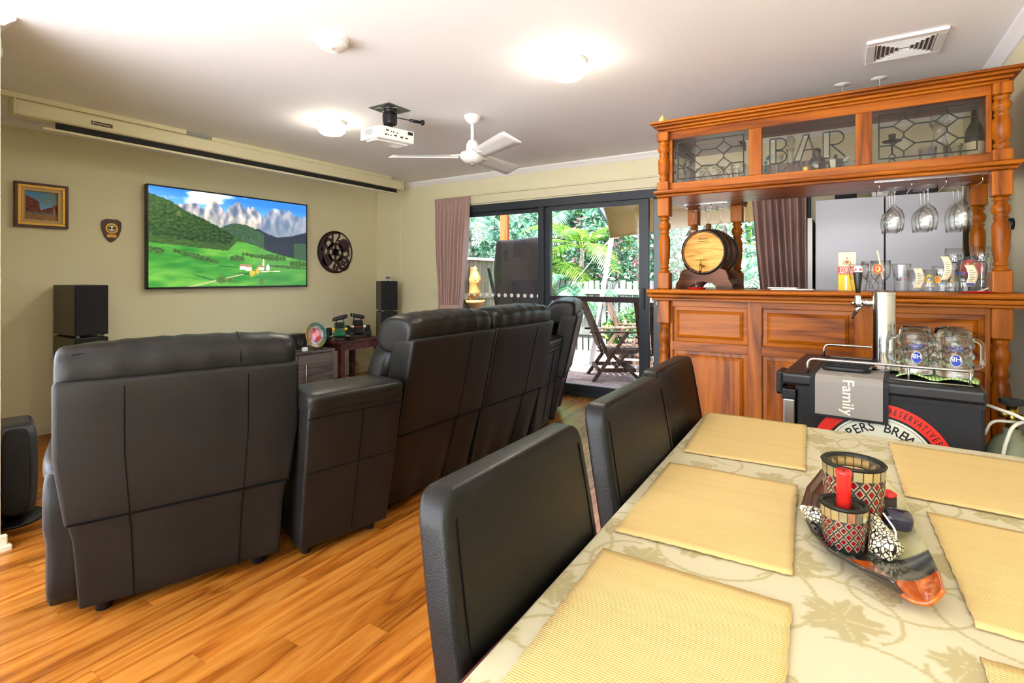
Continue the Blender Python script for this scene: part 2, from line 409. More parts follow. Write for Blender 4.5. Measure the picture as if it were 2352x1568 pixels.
def disc_geo(r, n=24, ry=None, c=(0, 0), r0=0.0):
    ry = ry or r
    if r0:
        vs = [(c[0] + r * cos(2 * pi * i / n), c[1] + ry * sin(2 * pi * i / n), 0) for i in range(n)] + [(c[0] + r0 * cos(2 * pi * i / n), c[1] + r0 * ry / r * sin(2 * pi * i / n), 0) for i in range(n)]
        return vs, [(i, (i + 1) % n, n + (i + 1) % n, n + i) for i in range(n)]
    return [(c[0] + r * cos(2 * pi * i / n), c[1] + ry * sin(2 * pi * i / n), 0) for i in range(n)], [tuple(range(n))]
def decal(name, mat, parent, geos, mapf):
    mb = MB()
    for (vs, fs) in geos: mb.add([mapf(p) for p in vs], fs)
    return mb.build(name, mat, parent)
def paint(name, w, h, nx, ny, fn, mat, parent, place):
    """flat picture with coloured grid; fn(u,v) sRGB 0-255, v up; place(a,b)->xyz"""
    mb = MB(); cols = []
    for j in range(ny + 1):
        for i in range(nx + 1):
            u, v = i / nx, j / ny; mb.v.append(tuple(place((u - 0.5) * w, (v - 0.5) * h)))
            c = fn(u, v); cols.append((lin(max(0, min(255, c[0]))), lin(max(0, min(255, c[1]))), lin(max(0, min(255, c[2]))), 1.0))
    mb.f = [(j * (nx + 1) + i, j * (nx + 1) + i + 1, (j + 1) * (nx + 1) + i + 1, (j + 1) * (nx + 1) + i) for j in range(ny) for i in range(nx)]
    mb.c = cols
    me = mb.mesh(name, mat); o = bpy.data.objects.new(name, me); COL.objects.link(o); o.parent = parent; return o
def nz(x, y, z=0.0): return mnoise.noise(Vector((x, y, z)))
def fbm(x, y, o=4, z=0.0):
    a = 0.0; k = 0.5
    for i in range(o): a += k * nz(x, y, z + i * 7.3); x *= 2.03; y *= 2.03; k *= 0.5
    return a
def mixc(a, b, t): t = max(0, min(1, t)); return tuple(a[i] + (b[i] - a[i]) * t for i in range(3))
#@@STRUCT
# ------------------------------------------------------------------ room shell
WX, FY, RX, CZ = -5.33, 4.97, 0.72, 2.44
floor = struct('floor', MB().box(WX - .15, RX + .15, -.45, FY + .02, -.1, -.002), M['floorbase'])
struct('added_bounce_floor', MB().box(-7.5, 4, -2.8, -.45, -.1, -.002), plain('bounce_floor_grey', rgb(150, 148, 146), .6))  # unseen floor added behind the camera to bounce sunlight onto the ceiling
struct('added_bounce_terrace', MB().box(-16, 12, -18, -2.8, -.2, -.05), plain('bounce_terrace_pale', rgb(228, 226, 222), .8))  # made-up pale ground out of view, reflects sun into the open room
pw, pl = 0.0955, 1.15
pm = MB().box(0, pw - .0009, 0, pl - .0009, -.006, 0).mesh('plank', M['plank'])
x = -4.02; row = 0
while x < -0.36:
    y = 0.2 - (row * 0.47 % pl)
    while y < FY - 0.01:
        y0 = max(y, 0.2); y1 = min(y + pl, FY - .005)
        if y1 - y0 > 0.03:
            o = bpy.data.objects.new('plank', pm); COL.objects.link(o); o.parent = floor; o.location = (x, y0, 0); o.scale = (1, (y1 - y0) / pl, 1)
        y += pl
    x += pw; row += 1
struct('ceiling', MB().box(WX - .15, RX + .15, -2.6, FY + .12, CZ, CZ + .1), M['ceiling'])
struct('wall_left', MB().box(WX - .15, WX, .64, FY + .12, -.1, CZ), M['wall'])
struct('wall_stub', MB().box(WX - .15, -3.235, .62, .757, -.1, CZ), M['wall'])
struct('wall_right', MB().box(RX, RX + .15, -2.6, FY + .12, -.1, CZ), M['wall'])
D0, D1, DH = -3.98, -0.24, 2.085
wb = struct('wall_back', MB().box(WX, D0, FY, FY + .12, -.1, CZ).box(D1, RX, FY, FY + .12, -.1, CZ).box(D0, D1, FY, FY + .12, DH, CZ), M['wall'])
def cornice(name, a, b, nrm):
    """plaster cove: triangle profile from wall (down) to ceiling (out)"""
    n_ = Vector((nrm[0], nrm[1], 0)); a = Vector(a); b = Vector(b); mb = MB()
    pr = [(0.0, -.055), (0.012, -.055), (.03, -.035), (.055, -.014), (.055, 0), (0, 0)]
    vs = []
    for P in (a, b): vs += [P + n_ * q[0] + Vector((0, 0, CZ + q[1])) for q in pr]
    k = len(pr); mb.add(vs, [tuple(range(k)), tuple(range(k, 2 * k))[::-1]] + [(i, i + k, (i + 1) % k + k, (i + 1) % k) for i in range(k)])
    return struct(name, mb, M['ceiling'])
cornice('trim_1', (WX, .757, 0), (WX, FY, 0), (1, 0)); cornice('trim_2', (WX, FY, 0), (RX, FY, 0), (0, -1)); cornice('trim_3', (RX, FY, 0), (RX, -2.6, 0), (-1, 0)); cornice('trim_4', (WX, .757, 0), (-3.235, .757, 0), (0, 1))
def skirt(name, x0, x1, y0, y1, top=.085): return struct(name, MB().box(x0, x1, y0, y1, -.002, top), M['trim'], bevel=.006)
skirt('baseboard_left', WX, WX + .016, .757, FY); skirt('baseboard_back', WX, D0 - .02, FY - .016, FY)
skirt('baseboard_right', RX - .016, RX, -2.6, FY)
struct('baseboard_stub', MB().box(-3.24, -3.216, .60, .778, -.002, .07).box(-3.24, -3.200, .60, .79, -.002, .025), M['trim'], bevel=.005)
# curtain track boards above the door
struct('trim_5', MB().box(-4.22, D1 + .1, FY - .028, FY, 2.10, 2.205), M['trim'], bevel=.004)
tr = MB().box(-4.2, D1 + .08, FY - .06, FY - .03, 2.19, 2.206)
struct('trim_6', tr, M['trim'], bevel=.003)

# sliding door
dr = thing('door_1', 'wide charcoal aluminium sliding glass door to the patio', None, (0, FY, 0), 0, None, 'structure')
F = MB().box(D0, D1, -.012, .11, 2.0, DH); F.build('head_frame', M['frame'], dr, bevel=.004)
F = MB().box(D0, D1, -.012, .12, -.03, .035).box(D0, D1, -.012, .0, .035, .05); F.build('sill_track', M['frame'], dr, bevel=.003)
for (a, b) in ((D0, D0 + .045), (D1 - .045, D1)): MB().box(a, b, -.012, .11, .03, 2.01).build('jamb', M['frame'], dr, bevel=.003)
MB().box(-2.83, -2.765, .0, .05, .04, 2.0).build('stile', M['frame'], dr, bevel=.003)
MB().box(-2.775, -2.70, .045, .09, .04, 2.0).build('stile', M['frame'], dr, bevel=.003)
MB().box(-1.70, -1.605, .0, .05, .04, 2.0).build('stile', M['frame'], dr, bevel=.003)
MB().box(-1.575, -1.475, .05, .09, .04, 2.0).build('stile', M['frameg'], dr, bevel=.006)
MB().box(-2.70, -1.70, .01, .045, 1.95, 2.0).build('top_rail', M['frame'], dr, bevel=.003)
MB().box(-3.94, -2.82, .05, .085, 1.955, 2.0).build('top_rail', M['frame'], dr, bevel=.003)
MB().box(-2.70, -1.70, .01, .045, .04, .12).build('bottom_rail', M['frame'], dr, bevel=.003)
MB().box(-3.94, -2.82, .05, .085, .04, .12).build('bottom_rail', M['frame'], dr, bevel=.003)
mr = MB().box(-2.70, -1.70, .015, .04, .985, 1.04).build('mid_rail', plain('dark_red_band', rgb(44, 20, 32), .6), dr, bevel=.002)
MB().box(-3.94, -2.82, .063, .069, .1, 1.97).build('glass_pane', M['pane'], dr)
MB().box(-2.70, -1.70, .024, .03, .1, 1.97).build('glass_pane', M['pane'], dr)
MB().box(-1.48, D1 - .04, .063, .069, .04, 2.0).build('glass_pane', M['pane'], dr)
dm = MB().lathe([(.022, 0), (.022, .002)], 16, Matrix.Rotation(R(90), 4, 'X')).mesh('safety_dot', M['white'])
for i in range(13):
    o = bpy.data.objects.new('safety_dot', dm); COL.objects.link(o); o.parent = dr; o.location = (-3.91 + i * .0875, .0625, 1.03)
MB().box(-1.665, -1.64, -.03, 0, .93, 1.13).cyl((-1.652, -.004, 1.02), (-1.652, -.02, 1.02), .016).build('handle', M['black'], dr, bevel=.003)
MB().cyl((-1.525, .05, .985), (-1.525, .03, .985), .02).build('lock_knob', M['white'], dr, True)

# ------------------------------------------------------------------ recliner row
def shear(lean, z0=.05, flare=0.0):
    def f(x, y, z): return (x * (1 + flare * min(1, max(0, z - .3) / .3)), y - lean * max(0, z - z0) / .88, z)
    return f
def seam_pts(pts, lean, off=-.004, flare=0.0):
    f = shear(lean, .05, flare); return [f(px, py + off, pz) for px, py, pz in pts]
def recliner(label, loc, rot, w, ztop, lean, arm=None, wavy=False, seam_z=.36, seed=0, flare=0.0):
    t = thing('recliner_seat', label, 'recliner', loc, rot, 'curved row of home theatre recliners')
    sh = shear(lean, .05, flare); rnd = random.Random(seed)
    hw = w / 2
    # upholstered back shell
    bp = slab(-hw + .003, hw - .003, 0, .15, seam_z, ztop, sh).build('back_panel', M['sofa'], t, True, .018, seg=4)
    # lower skirt panel
    def skf(u, v):
        x = (u - .5) * (w - .02) * (1 - .06 * (1 - v)); z = .045 + (seam_z + .03 - .045) * v
        y = .012 + (.018 if not wavy else .012 + .014 * sin(u * 17 + seed) * (1 - v)) * (1 - v) + .006 * sin(u * 9 + seed) * (1 - v)
        q = sh(x, y, z); return q
    slab(-.5, .5, 0, .15, 0, 1, lambda x, y, z: tuple(Vector(skf(x + .5, z)) + Vector((0, y, 0))), 8, 26).build('skirt_panel', M['sofa'], t, True, .008, seg=2)
    # frame underneath
    MB().sbox((0, .36, .24), (hw - .02, .30, .17), 9, 6).build('base_frame', M['blackm'], t, True)
    # headrest roll
    def hf(x, y, z):
        q = (x / hw)
        z += .016 * (1 - q * q) + .0025 * sin(x * 70 + seed) * (1 if z > ztop + .05 else 0)
        y += .003 * sin(x * 47 + seed * 2); return sh(x, y, z)
    h = MB().sbox((0, .155, ztop + .012), (hw - .004, .13, .10), (2.6, 12), 20, hf).build('headrest', M['sofahi'], t, True)
    MB().tube([hf(-.62 * w / 2 * 0 + xx, .055, ztop + .085) for xx in [(-hw + .05) + (w - .1) * i / 18 for i in range(19)]], .0022, 5).build('piping', M['stitch'], h)
    MB().tube([hf(w * .22, .15 + .127 * cos(a), ztop + .015 + .107 * sin(a)) for a in [pi + .1 - 1.5 * i / 10 for i in range(11)]], .002, 5).build('seam', M['stitch'], h)
    # back cushion, seat cushion, footrest
    MB().sbox((0, .26, .66), (hw - .02, .11, .27), 4, 12, sh).build('back_cushion', M['sofahi'], t, True)
    MB().sbox((0, .58, .42), (hw - .02, .33, .10), 4, 10).build('seat_cushion', M['sofahi'], t, True)
    MB().sbox((0, .90, .26), (hw - .03, .06, .17), 5, 8).build('footrest', M['sofa'], t, True)
    # seams on the back
    for fx in ((-.25, .25) if not wavy else (.17,)):
        MB().tube(seam_pts([(fx * w, .0, seam_z + (ztop - .03 - seam_z) * i / 8) for i in range(9)], lean, -.0005, flare), .0022, 5).build('seam', M['stitch'], bp)
        MB().tube([Vector(skf(fx * w * 1.02 / (w - .02) + .5, i / 8)) + Vector((0, -.004, 0)) for i in range(9)], .0022, 5).build('seam', M['stitch'], bp)
    MB().tube(seam_pts([((-hw + .01) + (w - .02) * i / 10, .0, seam_z + .012) for i in range(11)], lean, .0, flare), .004, 6).build('seam', M['stitch'], bp)
    for sx in (-1, 1):
        MB().tube(seam_pts([(sx * (hw - .018), .0, seam_z + .02 + (ztop - .06 - seam_z) * i / 8) for i in range(9)], lean, .002, flare), .0018, 5).build('seam', M['stitch'], bp)
    for sx in (-1, 1):
        for yy in (.1, .62): MB().cyl((sx * (hw - .1), yy, 0), (sx * (hw - .1), yy, .1), .025, 12).build('foot', M['black'], t, True)
    if arm:
        for sx in arm:
            MB().sbox((sx * (hw + .02), .53, .27), (.06, .42, .25), 9, 8, lambda x, y, z: (x * (1 - .02 * (z < .3)), y, z)).build('arm_side', M['sofa'], t, True)
            MB().sbox((sx * (hw + .02), .55, .50), (.075, .38, .055), 3.2, 12).build('arm_pad', M['sofahi'], t, True)
    return t
recliner('wide dark leather recliner nearest the left wall, its back turned to the room', (-2.165, 1.05, 0), R(69.4), .735, .875, .03, (-1,), False, .36, 1, .115)
recliner('dark leather recliner next to the wedge arm, left of the middle pair', (-1.985, 2.275, 0), R(88.8), .715, .93, .20, None, True, .42, 2)
recliner('dark leather recliner with a gathered skirt, right of the middle pair', (-1.97, 2.995, 0), R(88.8), .715, .93, .20, None, True, .42, 3)
recliner('dark leather recliner at the far end nearest the glass door', (-2.165, 4.19, 0), R(110.6), .72, .93, .20, (1,), True, .40, 4)
def wedge(label, loc, rot, wb_, wf, ztop, lean, seed):
    t = thing('wedge_armrest', label, 'armrest', loc, rot, 'wedge armrests between the recliners')
    def f(x, y, z):
        k = wb_ + (wf - wb_) * (y / .85); k *= (.96 + .07 * (z / ztop)); return (x * k, y - lean * z / ztop, z)
    b = slab(-.5, .5, 0, .28, .045, ztop - .05, f).build('body', M['sofa'], t, True, .014, seg=3)
    slab(-.49, .49, .25, .85, .05, .46, f).build('front_body', M['sofa'], t, True, .02, seg=3)
    MB().sbox((0, .14, ztop - .042), (.512, .150, .05), (4.0, 9), 18, f).build('arm_pad', M['sofahi'], t, True)
    MB().tube([f(.05, -.002, .08 + (ztop - .18) * i / 6) for i in range(7)], .002, 5).build('seam', M['stitch'], b)
    MB().tube([f(-.49 + .98 * i / 6, -.002, .40) for i in range(7)], .002, 5).build('seam', M['stitch'], b)
    MB().tube([f(-.5 + 1.0 * i / 8, -.004, ztop - .10) for i in range(9)], .002, 5).build('seam', M['stitch'], b)
    for sx in (-.38, .38):
        for yy in (.06, .7): MB().cyl(Vector(f(sx, yy, 0)), Vector(f(sx, yy, .1)), .02, 12).build('foot', M['black'], t, True)
    return t
wedge('dark leather wedge armrest beside the wide left recliner', (-1.965, 1.64, 0), R(78.5), .46, .22, .745, .14, 1)
wedge('small dark leather wedge armrest beside the far recliner', (-2.04, 3.61, 0), R(100.5), .42, .22, .76, .13, 2)
#@@DINING
# ------------------------------------------------------------------ dining set
tb = thing('dining_table', 'rectangular dining table under the patterned cloth', 'table', (0, 0, 0))
TC = [(-.400, 0.02), (.445, 0.02), (.445, 1.93), (-.412, 1.965)]
MB().prism(TC, .715, .742).build('tabletop', M['mahog'], tb, bevel=.004)
for lx, ly in ((-.36, .08), (.40, .08), (.40, 1.88), (-.37, 1.91)): MB().box(lx - .03, lx + .03, ly - .03, ly + .03, 0, .72).build('leg', M['mahog'], tb, bevel=.004)
# cloth: fine grid over the top carrying the woven vine pattern, plus draped sides
def damask_field():
    """woven motif strength at (x, y): vine leaves, grape clusters and tendrils"""
    r_ = random.Random(11); cell = {}; S = .16
    def put(k, d):
        x_, y_, rad = d[1], d[2], d[3]
        for i in range(int((x_ - rad) // S), int((x_ + rad) // S) + 1):
            for j in range(int((y_ - rad) // S), int((y_ + rad) // S) + 1): cell.setdefault((i, j), []).append(d)
    for a_ in range(8):
        for b_ in range(16):
            x_ = -.52 + a_ * .145 + (b_ % 2) * .07 + r_.uniform(-.02, .02); y_ = -.1 + b_ * .14 + r_.uniform(-.02, .02)
            if (a_ + b_) % 3 == 0:
                g_ = [(x_ + .017 * (i - (3 - j) / 2) + r_.uniform(-.002, .002), y_ - .016 * j) for j in range(4) for i in range(4 - j)]
                for q in g_: put(0, ('g', q[0], q[1], .0095))
            else: put(0, ('l', x_, y_, .062 * r_.uniform(.8, 1.15), r_.uniform(0, 6.28)))
            put(0, ('v', x_, y_, .13, r_.uniform(0, 6.28), r_.uniform(.03, .06)))
    def f(x, y):
        m = 0.0
        for d in cell.get((int(x // S), int(y // S)), ()):
            dx, dy = x - d[1], y - d[2]; q = math.hypot(dx, dy)
            if d[0] == 'g':
                if q < d[3]: m = max(m, .55 if q < .006 else 1.0)
            elif d[0] == 'l':
                if q < d[3] * 1.3:
                    a_ = math.atan2(dy, dx) - d[4]; lobe = d[3] * (.52 + .34 * abs(cos(2.5 * a_)) + .06 * cos(17 * a_))
                    if q < lobe: m = max(m, .35 if abs(sin(2.5 * a_)) < .10 or q > lobe * .93 else .9)
            else:
                a_ = math.atan2(dy, dx) - d[4]; rr_ = d[5] + .022 * (a_ % 6.28)
                if abs(q - rr_) < .0032 and q < d[3]: m = max(m, .8)
        return m
    return f
def cloth():
    corners = [Vector(q) for q in ((-.378, -.02), (.452, -.02), (.452, 1.953), (-.424, 1.985))]
    f = damask_field(); T = .748; NX, NY = 280, 620; mb = MB(); mb.c = []
    base, pat = (190, 182, 152), (162, 150, 108)
    for j in range(NY + 1):
        for i in range(NX + 1):
            u, v = i / NX, j / NY; p = corners[0].lerp(corners[1], u).lerp(corners[3].lerp(corners[2], u), v)
            mb.v.append((p.x, p.y, T)); c = mixc(base, pat, f(p.x, p.y)); mb.c.append(tuple(lin(q) for q in c) + (1,))
    mb.f = [(j * (NX + 1) + i, j * (NX + 1) + i + 1, (j + 1) * (NX + 1) + i + 1, (j + 1) * (NX + 1) + i) for j in range(NY) for i in range(NX)]
    loop = [i for i in range(0, NX + 1)] + [(j * (NX + 1) + NX) for j in range(1, NY + 1)] + [NY * (NX + 1) + i for i in range(NX - 1, -1, -1)] + [j * (NX + 1) for j in range(NY - 1, 0, -1)]
    c = Vector((.02, .97)); prev = loop; n_ = len(loop); cb = tuple(lin(q) for q in base) + (1,)
    for (out, z, wob) in ((.003, T - .0012, 0), (.005, T - .005, 0), (.006, T - .03, .1), (.008, T - .12, .6), (.010, T - .24, 1.0)):
        cur = []
        for k, i in enumerate(loop):
            p = Vector(mb.v[i]); d = Vector(((-1 if i % (NX + 1) == 0 else 1 if i % (NX + 1) == NX else 0), (-1 if i <= NX else 1 if i >= NY * (NX + 1) else 0), 0)); q = p + d * (out + .012 * wob * sin(k * .11) + .004 * wob * sin(k * .31))
            cur.append(len(mb.v)); mb.v.append((q.x, q.y, z)); mb.c.append(cb)
        for k in range(n_): mb.f.append((prev[k], prev[(k + 1) % n_], cur[(k + 1) % n_], cur[k]))
        prev = cur
    return mb
tc = cloth().build('tablecloth', M['damask'], None, True)
tag(tc, 'cream damask tablecloth with a leaf pattern covering the dining table', 'tablecloth')
def placemat(q, label, seed):
    rnd = random.Random(seed)
    def f(u, v):
        a = Vector(q[0]).lerp(Vector(q[1]), u); b = Vector(q[3]).lerp(Vector(q[2]), u); p = a.lerp(b, v)
        e = min(u, 1 - u, v, 1 - v)
        if e < .001: p = p + Vector((.0012 * sin(u * 70 + v * 50 + seed), .0012 * cos(u * 60 + v * 90)))
        return (p.x, p.y, .7525 + .0016 * sin(v * 5 + seed) * sin(u * 4) ** 2)
    o = MB().grid(f, 24, 24).build('placemat', M['mat'], None, True, solid=.0035)
    return tag(o, label, 'placemat', 'yellow ribbed placemats')
placemat([(-.420, 1.968), (-.109, 1.970), (-.086, 1.513), (-.385, 1.497)], 'pale yellow placemat at the far left corner of the table', 1)
placemat([(-.391, 1.384), (-.095, 1.390), (-.074, .969), (-.375, .957)], 'pale yellow placemat in front of the middle black chair', 2)
placemat([(-.367, .881), (-.067, .880), (-.050, .450), (-.345, .430)], 'pale yellow placemat in front of the nearest black chair', 3)
placemat([(.106, 1.900), (.405, 1.883), (.400, 1.445), (.111, 1.458)], 'pale yellow placemat at the far right of the table', 4)
placemat([(.142, 1.378), (.436, 1.362), (.440, .950), (.154, .964)], 'pale yellow placemat at right of the glass boat dish', 5)
placemat([(.145, .887), (.436, .897), (.440, .46), (.156, .45)], 'pale yellow placemat cut off by the bottom right corner', 6)
def dining_chair(label, x, y0, y1, first=None):
    t = thing('dining_chair', label, 'chair', (x, (y0 + y1) / 2, 0), 0, 'black dining chairs along the table')
    hw = (y1 - y0) / 2
    def lean(px, py, pz):
        d = max(0, min(1, (pz - .905) / .045)); q = hw - .03 * (1 - math.sqrt(1 - d * d * .98)); return (px - .17 * (pz - .95), py * q / hw * (1 - .03 * max(0, pz - .8) / .15), pz)
    b = slab(-.002, .050, -hw, hw, .45, .95, lean, 44, 2).build('backrest', M['chair'], t, True, .019, seg=5)
    for sy in (-1, 1):
        for dx in (-.0024, .0504):
            MB().tube([lean(dx, sy * (hw - .024), .48 + .435 * i / 12) for i in range(13)], .0014, 5).build('stitching', M['stitch'], b)
    MB().sbox((.30, 0, .445), (.23, hw, .045), 6, 10).build('seat', M['chair'], t, True)
    for lx in (.10, .49):
        for sy in (-1, 1): MB().bar((lx, sy * (hw - .03), .42), (lx - (.03 if lx < .2 else 0), sy * (hw - .03), 0), .035, .035, (1, 0, 0)).build('leg', M['mahog'], t, bevel=.003)
    return t
dining_chair('nearest black vinyl dining chair, largest in the foreground', -.498, .525, .965)
dining_chair('middle black vinyl dining chair between the two others', -.506, 1.085, 1.540)
dining_chair('black vinyl dining chair at the far corner of the table', -.534, 1.566, 2.014)
#@@BAR
# ------------------------------------------------------------------ pine bar
BB = (-.15, 3.3, 0)
bar = thing('home_bar', 'honey pine home bar with panelled front and leaded glass overhead cabinet', 'bar', BB)
NB = (-BB[0], -BB[1], 0)
def bp_(mb, name, mat='pineX', parent=None, bevel=.0, smooth=False, **k):
    o = mb.build(name, M[mat] if isinstance(mat, str) else mat, parent or bar, smooth, bevel, **k)
    if parent is None: o.location = NB
    return o
CT = 1.168
def Lshape(x0, x1, y0, ym, yb, xw): return [(x0, y0), (x1, y0), (x1, ym), (xw, ym), (xw, yb), (x0, yb)]
# counter with stacked mouldings
c0 = bp_(MB().prism(Lshape(-1.005, .70, 3.055, 3.46, 3.9, -.50), CT - .026, CT), 'countertop', 'pineX', bevel=.011)
bp_(MB().prism(Lshape(-1.000, .70, 3.062, 3.455, 3.895, -.505), CT - .05, CT - .028), 'counter_moulding', 'pineX', bevel=.009)
bp_(MB().prism(Lshape(-.975, .70, 3.088, 3.45, 3.89, -.51), CT - .066, CT - .05), 'counter_moulding', 'pineX', bevel=.004)
FYB = 3.145
TOPZ = CT - .066
bp_(MB().box(-.90, .60, FYB + .016, FYB + .03, .08, TOPZ), 'back_board', 'pineX')
bp_(MB().box(-.93, -.90, FYB + .03, 3.86, .08, TOPZ), 'end_board', 'pineY')
bp_(MB().box(-.905, .59, FYB + .002, 3.30, 0, .085), 'plinth', 'pineX', bevel=.004)
# stiles and rails
for (a, b) in ((-.885, -.868), (-.459, -.385), (.037, .12), (.53, .55)): bp_(MB().box(a, b, FYB - .004, FYB + .017, .16, TOPZ), 'stile', 'pineZ', bevel=.003)
for (z0, z1) in ((1.066, TOPZ), (.808, .862), (.08, .17)): bp_(MB().box(-.885, .55, FYB - .003, FYB + .017, z0, z1), 'rail', 'pineX', bevel=.003)
def raised(x0, x1, z0, z1, mat):
    y0, y1 = FYB + .014, FYB - .001; i0, i1 = .022, .040
    mb = MB()
    vs = [(x0, y0, z0), (x1, y0, z0), (x1, y0, z1), (x0, y0, z1)]
    a = [(x0 + i0, y0 - .002, z0 + i0), (x1 - i0, y0 - .002, z0 + i0), (x1 - i0, y0 - .002, z1 - i0), (x0 + i0, y0 - .002, z1 - i0)]
    b = [(x0 + i0 + .003, y0 - .008, z0 + i0 + .003), (x1 - i0 - .003, y0 - .008, z0 + i0 + .003), (x1 - i0 - .003, y0 - .008, z1 - i0 - .003), (x0 + i0 + .003, y0 - .008, z1 - i0 - .003)]
    c = [(x0 + i1, y1, z0 + i1), (x1 - i1, y1, z0 + i1), (x1 - i1, y1, z1 - i1), (x0 + i1, y1, z1 - i1)]
    fs = []
    for k in range(3):
        for i in range(4): fs.append((k * 4 + i, k * 4 + (i + 1) % 4, (k + 1) * 4 + (i + 1) % 4, (k + 1) * 4 + i))
    fs.append((12, 13, 14, 15)); mb.add(vs + a + b + c, fs); return bp_(mb, 'raised_panel', mat)
for (a, b) in ((-.868, -.459), (-.385, .037), (.12, .53)):
    raised(a, b, .862, 1.066, 'pineX'); raised(a, b, .17, .808, 'pineZ')
# turned posts
def turned(prof_blocks, x, y, hw, name='post'):
    """list of ('b',z0,z1) square blocks and ('t',[(r,z)...]) turnings"""
    p = None
    for q in prof_blocks:
        if q[0] == 'b': o = bp_(MB().box(x - hw, x + hw, y - hw, y + hw, q[1], q[2]), name, 'pineZ', bevel=.006)
        else:
            m = Matrix.Translation((x, y, 0)); o = bp_(MB().lathe(q[1], 22, m), 'turned_' + name, 'pineZ', smooth=True)
def turn(z0, z1, R_, style):
    L = z1 - z0
    S = {'long': [(0, .85), (.03, .85), (.035, .62), (.06, .62), (.075, .80), (.10, .80), (.115, .62), (.13, .66), (.30, .86), (.50, .93), (.60, .90), (.66, .72), (.685, .60), (.70, .78), (.72, .78), (.735, .62), (.77, .86), (.82, .98), (.87, .90), (.91, .62), (.93, .60), (.945, .84), (.965, .84), (.98, .66), (1, .70)],
         'short': [(0, .8), (.03, .62), (.06, .80), (.10, .82), (.13, .62), (.17, .64), (.22, .9), (.45, .97), (.56, .92), (.60, .64), (.64, .78), (.67, .78), (.70, .6), (.76, .92), (.83, 1.0), (.89, .8), (.92, .62), (.95, .84), (1, .8)],
         'low': [(0, .8), (.05, .62), (.10, .72), (.40, .94), (.55, .96), (.62, .88), (.66, .64), (.69, .80), (.72, .80), (.75, .62), (.82, .92), (.88, .96), (.93, .66), (.96, .84), (1, .8)]}[style]
    return [(R_ * r, z0 + L * t) for t, r in S]
HW = .036
for px_, py_ in ((-.915, 3.138), (.583, 3.138)):
    turned([('b', .0, .42), ('t', turn(.42, .965, HW, 'low')), ('b', .965, TOPZ)], px_, py_, HW)
    turned([('b', CT, CT + .10), ('t', turn(CT + .10, 1.60, HW, 'long')), ('b', 1.60, 1.712)], px_, py_, HW)
    turned([('b', 1.752, 1.805), ('t', turn(1.805, 2.045, HW, 'short')), ('b', 2.045, 2.098)], px_, py_ - .012, HW * .96)
for px_, py_ in ((.565, 3.52), (-.605, 3.72), (-.90, 3.80)):
    turned([('b', CT if py_ < 3.6 else CT, CT + .10), ('t', turn(CT + .10, 1.60, HW, 'long')), ('b', 1.60, 1.712)], px_, py_, HW)
bp_(MB().box(.50, .66, 3.46, 3.58, CT - .03, CT), 'counter_block', 'pineX')
# shelf between posts and cabinet
bp_(MB().prism(Lshape(-.968, .648, 3.078, 3.56, 3.86, -.56), 1.730, 1.752), 'shelf_board', 'pineX', bevel=.009)
bp_(MB().prism(Lshape(-.955, .635, 3.092, 3.555, 3.855, -.565), 1.712, 1.730), 'shelf_moulding', 'pineX', bevel=.006)
# overhead cabinet frame
GY0, GY1 = 3.128, 3.160
for (z0, z1) in ((1.752, 1.797), (2.055, 2.10)): bp_(MB().box(-.89, .56, GY0, GY1, z0, z1), 'cabinet_rail', 'pineX', bevel=.003)
for (a, b) in ((-.885, -.866), (-.450, -.384), (.041, .110), (.532, .552)): bp_(MB().box(a, b, GY0, GY1, 1.797, 2.055), 'cabinet_stile', 'pineZ', bevel=.003)
for (z0, z1) in ((1.752, 1.797), (2.055, 2.10)): bp_(MB().box(-.93, -.90, 3.17, 3.84, z0, z1), 'side_rail', 'pineY', bevel=.003)
for (a, b) in ((3.17, 3.20), (3.80, 3.84)): bp_(MB().box(-.93, -.90, a, b, 1.797, 2.055), 'side_stile', 'pineZ', bevel=.003)
bp_(MB().box(.56, .60, 3.17, 3.55, 1.752, 2.10), 'cabinet_end', 'pineY', bevel=.003)
# cornice
for (i, (d, z0, z1)) in enumerate(((.012, 2.098, 2.112), (.026, 2.112, 2.128), (.046, 2.128, 2.142), (.058, 2.142, 2.156))):
    bp_(MB().prism(Lshape(-.925 - d, .595 + d, 3.118 - d, 3.57, 3.87, -.57), z0, z1), 'cornice', 'pineX', bevel=.006)
